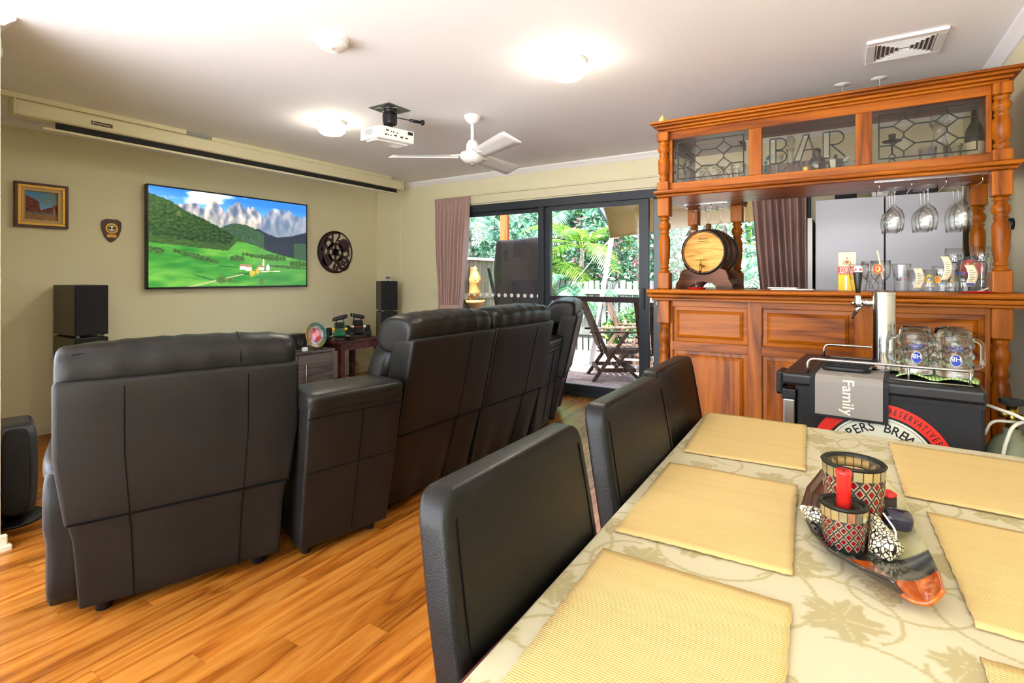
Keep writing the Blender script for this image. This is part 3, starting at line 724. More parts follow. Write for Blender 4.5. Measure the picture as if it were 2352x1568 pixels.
# panes with lead came
def came(mb, pts, w=.0055, closed=False):
    k = len(pts)
    for i in range(k if closed else k - 1):
        a = pts[i]; b = pts[(i + 1) % k]; mb.bar((a[0], 0, a[1]), (b[0], 0, b[1]), .006, w, (0, 1, 0) if False else (0, 0, 1) if abs(a[0] - b[0]) > 1e-5 else (1, 0, 0))
def leaded(parent, x0, x1, z0, z1, loc, rot=None):
    pane = MB().box(x0, x1, -.002, .002, z0, z1).build('glass_pane', M['smoke'], parent, loc=loc, rot=rot)
    mb = MB(); W, H = x1 - x0, z1 - z0; m = .028
    L, Rr, B, T = x0 + m, x1 - m, z0 + m * .8, z1 - m * .8
    came(mb, [(L, B), (Rr, B), (Rr, T), (L, T)], closed=True)
    us = (L + .27 * (Rr - L), L + .71 * (Rr - L)); vs_ = (B + .29 * (T - B), B + .72 * (T - B)); hx, hz = .115 * (Rr - L), .165 * (T - B)
    dm = MB()
    for u in us:
        came(mb, [(u, B), (u, vs_[0] - hz)]); came(mb, [(u, vs_[0] + hz), (u, vs_[1] - hz)]); came(mb, [(u, vs_[1] + hz), (u, T)])
        for v in vs_: came(mb, [(u - hx, v), (u, v - hz), (u + hx, v), (u, v + hz)], closed=True)
    for v in vs_:
        came(mb, [(L, v), (us[0] - hx, v)]); came(mb, [(us[0] + hx, v), (us[1] - hx, v)]); came(mb, [(us[1] + hx, v), (Rr, v)])
    mb.build('lead_came', M['lead'], pane)
    for u in us:
        for v in vs_:
            MB().add([(u - hx, -.003, v), (u, -.003, v - hz), (u + hx, -.003, v), (u, -.003, v + hz), (u - hx * .7, -.007, v), (u, -.007, v - hz * .7), (u + hx * .7, -.007, v), (u, -.007, v + hz * .7)],
                     [(0, 1, 5, 4), (1, 2, 6, 5), (2, 3, 7, 6), (3, 0, 4, 7), (4, 5, 6, 7)]).build('bevelled_diamond', M['bevel'], pane)
    return pane
GYP = 3.147
leaded(bar, -.866, -.450, 1.797, 2.055, (NB[0], NB[1] + GYP, 0)); leaded(bar, .110, .532, 1.797, 2.055, (NB[0], NB[1] + GYP, 0))
leaded(bar, -.30, .30, 1.797, 2.055, (-.915 + NB[0], 3.50 + NB[1], 0), (0, 0, R(90)))
pc = MB().box(-.384, .041, -.002, .002, 1.797, 2.055).build('glass_pane', M['smoke'], bar, loc=(NB[0], NB[1] + GYP, 0))
mb = MB(); mf = MB(); za, zb = 1.852, 1.985; zm = (za + zb) / 2
def arc(cx_, cz_, rx, rz, a0, a1, n_=12): return [(cx_ + rx * cos(a0 + (a1 - a0) * i / n_), cz_ + rz * sin(a0 + (a1 - a0) * i / n_)) for i in range(n_ + 1)]
x0 = -.346
came(mb, [(x0, za), (x0 + .028, za), (x0 + .028, zb), (x0, zb)], .0065, True)
came(mb, [(x0 + .028, zb)] + arc(x0 + .046, (zm + zb) / 2 + .002, .032, (zb - zm) / 2 - .002, pi / 2, -pi / 2) + [(x0 + .028, zm + .004)], .0065)
came(mb, [(x0 + .028, zm)] + arc(x0 + .046, (zm + za) / 2, .034, (zm - za) / 2, pi / 2, -pi / 2) + [(x0 + .028, za)], .0065)
MB().box(x0, x0 + .028, -.006, -.002, za, zb).build('bevelled_strip', M['bevel'], pc)
x0 = -.232
came(mb, [(x0, za), (x0 + .030, za), (x0 + .070, zb), (x0 + .046, zb)], .0065, True); came(mb, [(x0 + .066, zb), (x0 + .104, za)], .0065); came(mb, [(x0 + .048, zm - .012), (x0 + .086, zm - .012)], .005)
MB().prism([(x0, za), (x0 + .030, za), (x0 + .070, zb), (x0 + .046, zb)], -.006, -.002, 'XZ').build('bevelled_strip', M['bevel'], pc)
x0 = -.098
came(mb, [(x0, za), (x0 + .028, za), (x0 + .028, zb), (x0, zb)], .0065, True)
came(mb, [(x0 + .028, zb)] + arc(x0 + .054, (zm + zb) / 2, .036, (zb - zm) / 2, pi / 2, -pi / 2) + [(x0 + .028, zm)], .0065); came(mb, [(x0 + .036, zm), (x0 + .096, za)], .0065)
MB().box(x0, x0 + .028, -.006, -.002, za, zb).build('bevelled_strip', M['bevel'], pc)
mb.build('bar_lettering', M['lead'], pc)

# ------------------------------------------------------------------ glassware builders
CAMV = Vector((0, 0, 0))
def toward(loc): return math.atan2(-loc[1], -loc[0])
def shell(prof, th=.0018, base=.006):
    """closed thin-wall glass profile from an outer profile (bottom to top)"""
    inner = [(max(r - th, .0005), z) for r, z in prof if z > prof[0][1] + base]
    return [(0.0005, prof[0][1])] + prof + inner[::-1] + [(.0005, inner[0][1])]
P = {
 'tumbler': [(.030, 0), (.031, .004), (.034, .06), (.037, .115)],
 'pint': [(.029, 0), (.030, .004), (.034, .07), (.040, .13), (.040, .138)],
 'pot': [(.033, 0), (.034, .005), (.034, .05), (.036, .108)],
 'willi': [(.030, 0), (.031, .006), (.030, .045), (.036, .080), (.038, .105), (.036, .125)],
 'weizen': [(.032, 0), (.031, .01), (.024, .035), (.026, .08), (.034, .14), (.039, .175), (.037, .215)],
 'wine': [(.033, 0), (.033, .002), (.008, .008), (.0045, .02), (.0045, .085), (.010, .095), (.030, .115), (.038, .14), (.040, .165), (.037, .19), (.033, .215)],
 'flute': [(.030, 0), (.030, .002), (.006, .008), (.0045, .02), (.0045, .075), (.014, .09), (.030, .115), (.036, .15), (.034, .19), (.030, .22)],
 'goblet': [(.034, 0), (.034, .003), (.010, .012), (.009, .035), (.016, .045), (.038, .075), (.044, .11), (.042, .155)],
 'mug': [(.030, 0), (.031, .004), (.040, .06), (.046, .10), (.045, .125), (.043, .14)],
 'martini': [(.032, 0), (.032, .002), (.006, .008), (.004, .02), (.004, .09), (.012, .098), (.050, .17)],
}
GM = {}
def glassmesh(k):
    if k not in GM: GM[k] = MB().lathe(shell(P[k]), 22, cap=False).mesh(k, M['glass'], True)
    return GM[k]
def glassware(name, kind, label, cat, loc, group, flip=False, rot=0.0):
    t = thing(name, label, cat, loc, 0, group)
    o = bpy.data.objects.new('bowl' if kind in ('wine', 'goblet', 'martini', 'flute') else 'glass_body', glassmesh(kind)); COL.objects.link(o); o.parent = t
    if flip: o.rotation_euler = (pi, 0, 0)
    return t
Z = CT + .0005
# --- things on the bar counter
bx = thing('beer_carton', 'tall cream, red and yellow beer carton on the bar counter', 'box', (.005, 3.34, Z), R(2))
body = MB().box(-.039, .039, -.035, .035, 0, .205).build('carton', M['paper'], bx)
MB().box(-.0395, .0395, -.0356, .0356, .085, .128).build('red_band', M['redd'], bx); MB().box(-.0395, .0395, -.0356, .0356, .001, .085).build('yellow_band', M['yellow'], bx)
def flat(y): return lambda p: (p[0], y, p[1])
decal('lettering', M['cream'], bx, [(list(map(lambda q: (q[0], q[1] + .114, 0), text_geo('STELLA', .021)[0])), text_geo('STELLA', .021)[1]), (list(map(lambda q: (q[0], q[1] + .096, 0), text_geo('ARTOIS', .021)[0])), text_geo('ARTOIS', .021)[1])], flat(-.0362))
decal('emblem', plain('carton_emblem', rgb(170, 110, 50), .6), bx, [disc_geo(.018, 20, .012, (0, .148), .014), disc_geo(.010, 5, .010, (0, .150)), disc_geo(.004, 5, .004, (0, .172))], flat(-.0358))
decal('bottle_print', M['cream'], bx, [([(-.010, .004, 0), (.000, .004, 0), (.000, .078, 0), (-.010, .078, 0)], [(0, 1, 2, 3)])], flat(-.0360))
MB().box(-.039, .039, -.0352, .0352, .2045, .2065).build('top_flap', plain('carton_edge', rgb(90, 70, 50), .8), bx)
g = 'beer glasses lined up on the bar counter'
a = glassware('handled_beer_glass', 'mug', 'bulbous handled beer glass in front of the beer carton', 'glass', (.056, 3.25, Z), g)
MB().tube([(.040, 0, .03), (.062, -.004, .04), (.068, -.006, .065), (.060, -.004, .09), (.046, 0, .10)], .004, 8).build('handle', M['glass'], a, True)
ang = toward((.062, 3.26)); decal('print', M['redd'], a, [disc_geo(.004, 12, .006, (.008, .11)), disc_geo(.004, 12, .006, (-.012, .11))], cyl_map(.0468, ang))
a = glassware('stemmed_beer_glass', 'goblet', 'plain stemmed beer glass behind the sunflower printed one', 'glass', (.112, 3.345, Z), g)
a = glassware('stemmed_beer_glass', 'goblet', 'stemmed beer glass with a round yellow and red print and a straw', 'glass', (.148, 3.22, Z), g)
ang = toward((.148, 3.22))
decal('round_print', M['yellow'], a, [disc_geo(.021, 24, .024, (-.012, .112))], cyl_map(.0446, ang)); decal('red_print', M['redd'], a, [disc_geo(.020, 24, .022, (-.012, .112), .013), disc_geo(.006, 10, .009, (-.013, .113))], cyl_map(.0449, ang))
st = MB().cyl((.012, .008, .06), (-.012, .012, .205), .0045, 10).build('drinking_straw', M['paper']); st.location = (.148, 3.22, Z); tag(st, 'clear white straw standing in the stemmed beer glass', 'straw')
a = glassware('pint_glass', 'pint', 'straight pint glass with a dark and red word printed on it', 'glass', (.236, 3.27, Z), g)
ang = toward((.236, 3.27)); v_, f_ = text_geo('ea', .026); decal('dark_print', M['ink'], a, [(list(map(lambda q: (q[0] - .012, q[1] + .062, 0), v_)), f_), disc_geo(.016, 20, .010, (-.010, .062), .0145)], cyl_map(.0352, ang)); v_, f_ = text_geo('st', .018); decal('red_print', M['redd'], a, [(list(map(lambda q: (q[0] + .016, q[1] + .060, 0), v_)), f_)], cyl_map(.0352, ang))
a = glassware('beer_tumbler', 'pot', 'short beer tumbler with a paper tag, left of the gap', 'glass', (.298, 3.335, Z), g)
a1 = glassware('beer_tumbler', 'pot', 'short tumbler with an orange ring behind the tagged glasses, left one', 'glass', (.354, 3.33, Z), g)
a2 = glassware('beer_tumbler', 'pot', 'short tumbler with an orange ring behind the tagged glasses, right one', 'glass', (.432, 3.31, Z), g)
for a_ in (a1, a2):
    ang = toward(a_.location); decal('ring_print', M['yellow'], a_, [disc_geo(.018, 20, .020, (0, .062), .012)], cyl_map(.0362, ang)); decal('band_print', M['paper'], a_, [([(-.022, .024, 0), (.022, .024, 0), (.022, .031, 0), (-.022, .031, 0)], [(0, 1, 2, 3)])], cyl_map(.0354, ang))
a = glassware('curved_beer_glass', 'willi', 'waisted beer glass with a small orange emblem and a long tag', 'glass', (.388, 3.235, Z), g)
ang = toward((.388, 3.235)); decal('emblem', M['orange'], a, [disc_geo(.011, 14, .012, (-.014, .058))], cyl_map(.0362, ang)); decal('emblem_ring', M['yellow'], a, [disc_geo(.014, 14, .017, (-.014, .060), .011)], cyl_map(.0359, ang))
a = glassware('fluted_tumbler', 'pot', 'fluted tumbler with blue and red lettering and a paper tag', 'glass', (.470, 3.225, Z), g)
ang = toward((.470, 3.225)); v_, f_ = text_geo('HOUTEN', .016); decal('lettering', M['blueink'], a, [(list(map(lambda q: (q[0], q[1] + .088, 0), v_)), f_)], cyl_map(.0362, ang))
for i in range(12): MB().cyl((.0335 * cos(i * pi / 6), .0335 * sin(i * pi / 6), .005), (.034 * cos(i * pi / 6), .034 * sin(i * pi / 6), .07), .003, 6).build('flute', M['glass'], a, True)
a = glassware('tall_wheat_beer_glass', 'weizen', 'tall wheat beer glass with black lettering behind the fluted tumbler', 'glass', (.455, 3.375, Z), g)
b2 = glassware('tall_wheat_beer_glass', 'weizen', 'tall wheat beer glass with black lettering against the right post', 'glass', (.540, 3.27, Z), g)
for a_ in (a, b2):
    ang = toward(a_.location); geos = []
    for s_, z_, sz in (('DUCKS', .172, .022), ('NUTS', .157, .018)):
        v_, f_ = text_geo(s_, sz); geos.append((list(map(lambda q: (q[0] - .004, q[1] + z_, 0), v_)), f_))
    geos.append(([(-.026, .139, 0), (.018, .139, 0), (.018, .147, 0), (-.026, .147, 0)], [(0, 1, 2, 3)]))
    decal('lettering', M['ink'], a_, geos, cyl_map(.0402, ang))
def papertag(loc, rot, w_, h_, label, curve=.02, band=None):
    t = thing('paper_tag', label, 'tag', loc, rot, 'paper tags on the beer glasses')
    f = lambda u, v: ((u - .5) * w_ + .012 * sin(v * 3), curve * (v - .5) ** 2 * 4 - curve * .5, h_ * v)
    MB().grid(f, 4, 12).build('paper_strip', M['paper'], t, True, solid=.0006)
    mb = MB()
    for k in range(7):
        v = .25 + .08 * k; q = f(.5, v); mb.box(q[0] - w_ * .32, q[0] + w_ * (.1 + .2 * ((k * 7) % 3) / 2), q[1] - .0015, q[1] - .0009, q[2] - .0012, q[2] + .0012)
    mb.build('printed_lines', plain('tag_text', rgb(120, 112, 100), .8), t)
    if band: q = f(.5, .1); MB().box(q[0] - w_ * .4, q[0] + w_ * .4, q[1] - .003, q[1] - .002, q[2] - .006, q[2] + .006).build('colour_band', M[band], t)
    return t
papertag((.300, 3.285, Z + .012), R(6), .036, .105, 'cream paper tag stuck to the tumbler left of the gap', .010)
papertag((.395, 3.19, Z + .055), R(8), .030, .115, 'long curled paper tag rising above the waisted beer glass', .018)
papertag((.482, 3.18, Z + .028), R(8), .036, .100, 'paper tag with a blue band on the fluted tumbler', .012, 'blue')
tg = thing('paper_tag', 'curled paper tag lying against the foot of the right post', 'tag', (.535, 3.20, Z), R(20))
MB().grid(lambda u, v: ((u - .5) * .085, (v - .5) * .03, .004 + .034 * u * u), 8, 3).build('paper_strip', M['paper'], tg, True, solid=.0006)
rp = MB().lathe([(.052, .0), (.058, .004), (.060, .006), (.055, .006), (.05, .003)], 24).build('red_coaster_dish', M['red'], None, True); rp.location = (.50, 3.12, Z); tag(rp, 'flat red plastic dish at the right edge of the bar counter', 'dish')
pp = MB().sbox((0, 0, .0045), (.105, .05, .004), 8, 6).build('paper_stack', M['white']); pp.location = (-.245, 3.2, Z); pp.rotation_euler = (0, 0, R(5)); tag(pp, 'flat white tray lying on the bar counter left of the carton', 'tray')
pp = MB().box(-.07, .07, -.03, .03, 0, .006).build('folded_paper', M['whitem'], bevel=.001); pp.location = (-.29, 3.2, Z + .0095); pp.rotation_euler = (0, 0, R(-3)); tag(pp, 'folded white paper on the white tray', 'paper')
bt = thing('round_tin_sign', 'round black, red and yellow badge leaning behind the wheat beer glass', 'badge', (.53, 3.44, Z), R(-8))
mtx = Matrix.Translation((0, 0, .115)) @ Matrix.Rotation(R(90), 4, 'X')
MB().lathe([(.062, 0), (.062, .006)], 28, mtx).build('disc', M['ink'], bt); MB().lathe([(.046, .006), (.046, .0075)], 28, mtx).build('red_disc', M['red'], bt)
v_, f_ = text_geo('K', .07); decal('letter', M['yellow'], bt, [(v_, f_)], lambda p: (p[0], -.0085, p[1] + .115)); MB().box(-.05, .05, -.012, .03, 0, .054).build('stand', M['black'], bt)
# --- barrel
br = thing('oak_barrel', 'small oak barrel with dark hoops and a brass tap in a wooden cradle', 'barrel', (-.722, 3.27, Z), R(-8))
BZ = .222
def bl(prof, name, mat, n_=28, pos=0.0): return MB().lathe(prof, n_, Matrix.Translation((0, pos, BZ)) @ Matrix.Rotation(R(-90), 4, 'X'), cap=False).build(name, M[mat], br, True)
bl([(.118, .006), (.126, -.012), (.131, 0), (.139, .05), (.145, .12), (.139, .19), (.131, .24), (.118, .235), (.001, .225)], 'stave_body', 'oakd', pos=0)
MB().lathe([(.0005, 0), (.119, 0)], 32, Matrix.Translation((0, .004, BZ)) @ Matrix.Rotation(R(-90), 4, 'X'), cap=False).build('head', M['oak'], br)
for (z0, z1, r0, r1) in ((-.012, .022, .1285, .1345), (.058, .080, .1405, .1425), (.16, .182, .1425, .1405), (.215, .24, .1345, .131)): bl([(r0, z0), (r0 + .002, z0), (r1 + .002, z1), (r1, z1)], 'hoop', 'blackm')
decal('head_stamp', plain('burnt_stamp', rgb(120, 84, 40), .8), br, [([(-.028, .075, 0), (.028, .075, 0), (.028, .082, 0), (-.028, .082, 0)], [(0, 1, 2, 3)]), ([(-.030, .062, 0), (.030, .062, 0), (.030, .066, 0), (-.030, .066, 0)], [(0, 1, 2, 3)])], lambda p: (p[0], .0028, p[1] + BZ))
MB().cyl((0, .09, BZ + .13), (0, .09, BZ + .175), .016, 12).build('bung', M['cradle'], br, True)
tp = MB().cyl((0, .0, BZ - .085), (0, -.05, BZ - .088), .008, 12).cyl((0, -.042, BZ - .075), (0, -.048, BZ - .125), .010, 12, .006).cyl((0, -.040, BZ - .07), (0, -.036, BZ - .045), .005, 10).build('tap', M['brass'], br, True)
MB().tube([(-.03, -.036, BZ - .043), (.012, -.036, BZ - .043)], .003, 6).build('tap_lever', M['brass'], tp)
cp = [(-.165, 0), (-.15, .05), (-.13, .085), (-.115, .115)] + [(-.115 + .23 * i / 12, .0) for i in ()]
def cradle(y0, y1):
    poly = [(-.172, 0), (-.168, .03), (-.150, .055), (-.140, .09), (-.128, .112), (-.10, .122)]
    for i in range(13):
        a = pi + R(30) + (pi - R(60)) * i / 12; poly.append((.138 * cos(a), BZ + .138 * sin(a)))
    poly += [(.10, .122), (.128, .112), (.140, .09), (.150, .055), (.168, .03), (.172, 0), (.085, 0)]
    for i in range(9):
        a = pi * i / 8; poly.append((.08 * cos(a), .045 * sin(a)))
    poly += [(-.085, 0)]
    return MB().prism(poly, y0, y1, 'XZ').build('cradle_end', M['cradle'], br)
cradle(-.004, .02); cradle(.19, .214)
MB().box(-.15, -.13, .02, .19, .03, .06).box(.13, .15, .02, .19, .03, .06).build('cradle_rail', M['cradle'], br)
ds = MB().lathe([(.045, 0), (.050, .008), (.052, .010), (.047, .010), (.043, .004)], 24).build('red_dish', M['red'], None, True); ds.location = (-.735, 3.165, Z); tag(ds, 'small red dish on the bar under the barrel tap', 'dish')
sg = thing('shot_glass', 'small shot glass standing in the red dish under the tap', 'glass', (-.735, 3.165, Z + .0045)); MB().lathe(shell([(.015, 0), (.016, .004), (.019, .036)]), 16, cap=False).build('glass_body', M['glass'], sg, True)
MB().lathe([(.0005, .007), (.0145, .007), (.016, .018), (.0005, .018)], 16, cap=False).build('port_wine', plain('dark_wine', rgb(40, 10, 14), .2), sg, True)
# --- hanging racks and stemware
def rack(label, x0, n_, pitch, y0, y1, z):
    t = thing('stemware_rack', label, 'rack', (x0, y0, z))
    for i in range(n_ + 1):
        xx = (i - .5) * pitch
        MB().tube([(xx, 0, 0), (xx, 0, -.03), (xx, .004, -.034), (xx, y1 - y0, -.034), (xx, y1 - y0, 0)], .0022, 6).build('wire_rail', M['chrome'], t, True)
    MB().box(-.5 * pitch - .02, (n_ - .5) * pitch + .02, -.004, .004, -.003, 0).build('mounting_strip', M['chrome'], t)
    return t
rack('chrome wire stemware rack holding wine glasses over the right side of the bar', .205, 3, .129, 3.17, 3.46, 1.711)
gq = 'upside down wine glasses hanging over the bar'
names = ('left', 'middle', 'right')
for c in range(3):
    for k in range(3):
        nm = ('front', 'second', 'rear')[k]
        glassware('hanging_wine_glass', 'wine' if c < 2 else 'flute', '%s upside down glass in the %s column hanging at right over the bar' % (nm, names[c]), 'glass', (.205 + .129 * c - .006 * k, 3.20 + .085 * k, 1.6822), gq, flip=True)
rack('chrome wire stemware rack under the short wing above the barrel', -.835, 3, .075, 3.50, 3.68, 1.711)
for c, kd in enumerate(('martini', 'wine', 'wine')):
    glassware('hanging_wine_glass', kd, ('wide cocktail glass hanging above the barrel at left', 'wine glass hanging directly above the barrel', 'wine glass hanging above the barrel at right')[c], 'glass', (-.85 + .085 * c, 3.575 + .035 * (c % 2), 1.6822), 'glasses hanging above the barrel', flip=True)
# --- inside the overhead cabinet
ZS = 1.7525
gi = 'glasses stored in the left cabinet compartment'
for i, (xx, yy) in enumerate(((-.80, 3.26), (-.75, 3.36), (-.70, 3.27), (-.655, 3.37), (-.61, 3.28))):
    o = glassware('upturned_goblet', 'goblet', 'upturned stemmed glass, %s from the left in the left cabinet compartment' % ('first', 'second', 'third', 'fourth', 'fifth')[i], 'glass', (xx, yy, ZS + .156), gi, flip=True)
for i, (xx, yy) in enumerate(((-.522, 3.25), (-.505, 3.36), (-.49, 3.46))):
    glassware('highball_glass', 'pint', 'straight highball glass behind the left leaded pane, %s of three' % ('left', 'rear', 'right')[i], 'glass', (xx, yy, ZS), gi)
def lathe_thing(name, label, cat, loc, prof, mat, part='vessel', group=None, closed=False):
    t = thing(name, label, cat, loc, 0, group); MB().lathe(prof if closed else shell(prof, .002), 24, cap=False).build(part, M[mat], t, True); return t
t = lathe_thing('glass_jug', 'clear bulbous glass jug with blue dots at the left of the BAR pane', 'jug', (-.345, 3.42, ZS), [(.04, 0), (.06, .02), (.065, .05), (.045, .10), (.032, .15), (.045, .20)], 'glass')
for i in range(6): MB().sbox((-.05 + .008 * (i % 2), -.028, .07 + .022 * i), (.009, .006, .010), 2, 4).build('blue_dot', plain('teal_dot', rgb(40, 140, 150), .3) if i == 0 else bpy.data.materials['teal_dot'], t, True)
t = lathe_thing('decanter', 'round glass decanter with a faceted stopper behind the letter B', 'decanter', (-.262, 3.31, ZS), [(.045, 0), (.062, .015), (.064, .04), (.05, .075), (.018, .11), (.015, .18), (.024, .205)], 'glass')
MB().lathe([(.009, .19), (.010, .215), (.024, .235), (.026, .25), (.012, .275), (.0005, .28)], 8, cap=False).build('stopper', M['bevel'], t)
t = lathe_thing('cocktail_shaker', 'steel cocktail shaker behind the letter A', 'shaker', (-.135, 3.36, ZS), [(.0005, 0), (.034, 0), (.044, .09), (.046, .10), (.044, .125), (.022, .155), (.022, .157), (.0215, .19), (.014, .20), (.0005, .201)], 'pewter', closed=True)
t = lathe_thing('brass_mug', 'squat brass mug behind the BAR pane', 'mug', (-.178, 3.24, ZS), [(.034, 0), (.036, .004), (.034, .075), (.036, .082)], 'brass')
MB().tube([(.034, 0, .015), (.058, 0, .022), (.062, 0, .045), (.054, 0, .066), (.034, 0, .068)], .004, 8).build('handle', M['brass'], t, True)
t = thing('moka_pot', 'small aluminium stovetop coffee pot behind the letter R', 'coffee pot', (-.045, 3.28, ZS))
MB().lathe([(.0005, 0), (.036, 0), (.030, .055), (.038, .11), (.0005, .122)], 8, cap=False).build('body', M['pewter'], t); MB().cyl((0, 0, .118), (0, 0, .138), .008, 10).build('knob', M['black'], t, True)
MB().bar((.035, 0, .10), (.06, 0, .118), .02, .012).build('spout', M['pewter'], t); MB().tube([(-.034, 0, .10), (-.07, 0, .10), (-.072, 0, .05)], .006, 8).build('handle', M['black'], t, True)
t = lathe_thing('glass_tumbler', 'clear tumbler right of the coffee pot behind the BAR pane', 'glass', (.02, 3.26, ZS), [(.025, 0), (.026, .004), (.03, .09)], 'glass')
t = thing('iron_candlestick', 'black iron candlestick with a wide drip pan in the right compartment', 'candlestick', (.20, 3.30, ZS))
MB().lathe([(.0005, 0), (.08, .0), (.078, .02), (.05, .05), (.0005, .06)], 22, cap=False).build('domed_base', M['blackm'], t, True)
for z_ in (.075, .100): MB().tube([(.013 * cos(2 * pi * i / 14), 0, z_ + .013 * sin(2 * pi * i / 14)) for i in range(14)], .003, 6, True).build('ring', M['blackm'], t, True)
MB().cyl((0, 0, .112), (0, 0, .17), .004, 8).build('stem', M['blackm'], t, True); MB().lathe([(.0005, .17), (.042, .178), (.044, .182), (.0005, .180)], 20, cap=False).build('drip_pan', M['blackm'], t, True); MB().lathe([(.014, .18), (.016, .215), (.013, .215), (.012, .182)], 14, cap=False).build('candle_cup', M['blackm'], t, True)
t = lathe_thing('enamel_mug', 'small blue enamel cup beside the candlestick', 'cup', (.285, 3.41, ZS), [(.032, 0), (.034, .003), (.034, .085), (.036, .088)], 'blue')
MB().tube([(-.034, 0, .02), (-.052, 0, .03), (-.054, 0, .055), (-.034, 0, .065)], .004, 8).build('handle', M['blue'], t, True)
t = lathe_thing('carafe', 'tall flared glass carafe with a stopper in the right compartment', 'carafe', (.392, 3.33, ZS), [(.05, 0), (.072, .02), (.068, .05), (.03, .16), (.022, .20), (.045, .255)], 'glass')
MB().lathe([(.012, .24), (.02, .262), (.036, .275), (.034, .292), (.0005, .296)], 16, cap=False).build('stopper', M['bevel'], t, True)
for i, xx in enumerate((.335, .43)): glassware('stored_tumbler', 'tumbler', 'clear tumbler %s of the carafe in the right compartment' % ('left', 'right')[i], 'glass', (xx, 3.23, ZS), None)
t = lathe_thing('dark_bottle', 'dark green bottle at the right end of the overhead cabinet', 'bottle', (.52, 3.30, ZS), [(.0005, 0), (.036, 0), (.037, .16), (.034, .19), (.014, .23), (.013, .285), (.0005, .286)], 'black', closed=True)
MB().lathe([(.0372, .05), (.0372, .13)], 20, cap=False).build('label_band', M['paper'], t, True)
fn = thing('pinecone_finial', 'small carved wooden leaf ornament on top of the bar at left', 'ornament', (-.935, 3.16, 2.1565)); MB().lathe([(.0005, 0), (.022, .004), (.024, .02), (.014, .045), (.0005, .062)], 14, cap=False).build('carving', M['wax'], fn, True)
for i in range(3): MB().tube([(.0 - .012 + i * .012, -.023 + abs(i - 1) * .004, .01), (.004 - .012 + i * .010, -.021 + abs(i - 1) * .004, .026), (.001 - .006 + i * .006, -.013, .044)], .002, 6).build('groove', M['orange'], fn, True)
#@@KEG
# ------------------------------------------------------------------ kegerator beside the table
KA = R(-4.19); KZ = .868
kg = thing('kegerator', 'black beer keg fridge with steel guard rail and a round red brewery sticker', 'keg fridge', (-.214, 2.305, 0), KA)
MB().box(.055, .598, .006, .60, .03, KZ - .055).build('cabinet', M['blackm'], kg, bevel=.008)
MB().box(.0, .605, -.004, .625, KZ - .048, KZ).build('lid', M['black'], kg, bevel=.012, seg=3)
MB().box(.05, .600, .002, .61, KZ - .062, KZ - .046).build('lid_seal', M['blackm'], kg)
dk = MB().box(.004, .046, .012, .60, .06, KZ - .105).build('steel_door', M['steel'], kg, bevel=.006)
MB().box(.0, .05, .008, .60, KZ - .107, KZ - .066).build('door_cap', M['black'], dk, bevel=.005)
MB().box(-.028, .0, .05, .16, KZ - .10, KZ - .005).build('door_handle', M['black'], dk, bevel=.01)
for fx in (.09, .55):
    for fy in (.06, .55): MB().cyl((fx, fy, 0), (fx, fy, .035), .025, 12).build('caster', M['black'], kg, True)
def rr(pts, r=.03, n_=6):
    """round the corners of a polyline"""
    P_ = [Vector(p) for p in pts]; out = [P_[0]]
    for i in range(1, len(P_) - 1):
        a = (P_[i - 1] - P_[i]); b = (P_[i + 1] - P_[i]); d = min(r, a.length * .49, b.length * .49); a.normalize(); b.normalize()
        s_, e_ = P_[i] + a * d, P_[i] + b * d
        for k in range(n_ + 1):
            t = k / n_; out.append(s_ * (1 - t) ** 2 + P_[i] * 2 * t * (1 - t) + e_ * t * t)
    return out + [P_[-1]]
RZ = KZ + .055
MB().tube(rr([(.085, .045, KZ - .002), (.085, .045, RZ), (.572, .045, RZ), (.572, .585, RZ), (.085, .585, RZ), (.085, .585, KZ - .002)], .03), .0055, 10).build('guard_rail', M['steel'], kg, True)
for (a, b) in ((.40, .045), (.566, .05), (.566, .58)): MB().cyl((a, b, KZ - .002), (a, b, RZ), .004, 10).build('rail_post', M['steel'], kg, True)
MB().tube([(.345, .040, KZ + .006), (.572, .040, KZ + .006)], .003, 8).build('lower_rail', M['steel'], kg, True)
# sticker
sk = (.316, .5715); SR = .2166
def kf(y): return lambda p: (sk[0] + p[0], y, sk[1] + p[1])
s0 = decal('round_sticker', M['redd'], kg, [disc_geo(SR, 64)], kf(.0050)); s0['label'] = 'round red and cream brewery sticker'
decal('black_ring', M['ink'], s0, [disc_geo(.176, 64)], kf(.0044)); decal('cream_disc', M['cream'], s0, [disc_geo(.168, 64)], kf(.0038)); decal('thin_ring', M['ink'], s0, [disc_geo(.161, 64, None, (0, 0), .1595)], kf(.0033))
def arctext(s_, r, size, a_mid, spread, y, mat, name, sx=1.0, single=False):
    geos = []
    n_ = len(s_)
    for i, ch in enumerate(s_):
        if ch == ' ': continue
        a = a_mid + spread * (.5 - i / (n_ - 1)); v_, f_ = text_geo(ch, size)
        ca, sa = cos(a - pi / 2), sin(a - pi / 2)
        geos.append(([(r * cos(a) + q[0] * sx * ca - q[1] * sa, r * sin(a) + q[0] * sx * sa + q[1] * ca, 0) for q in v_], f_))
    if single:
        for g_ in geos: decal(name, mat, s0, [g_], kf(y))
        return
    return decal(name, mat, s0, geos, kf(y))
arctext('NO ADDED PRESERVATIVES', .195, .030, R(78.5), R(93), .0042, M['ink'], 'rim_letter', .62, True)
arctext('COOPERS BREWERY', .131, .045, R(90), R(146), .0030, M['ink'], 'brand_letter', .9, True)
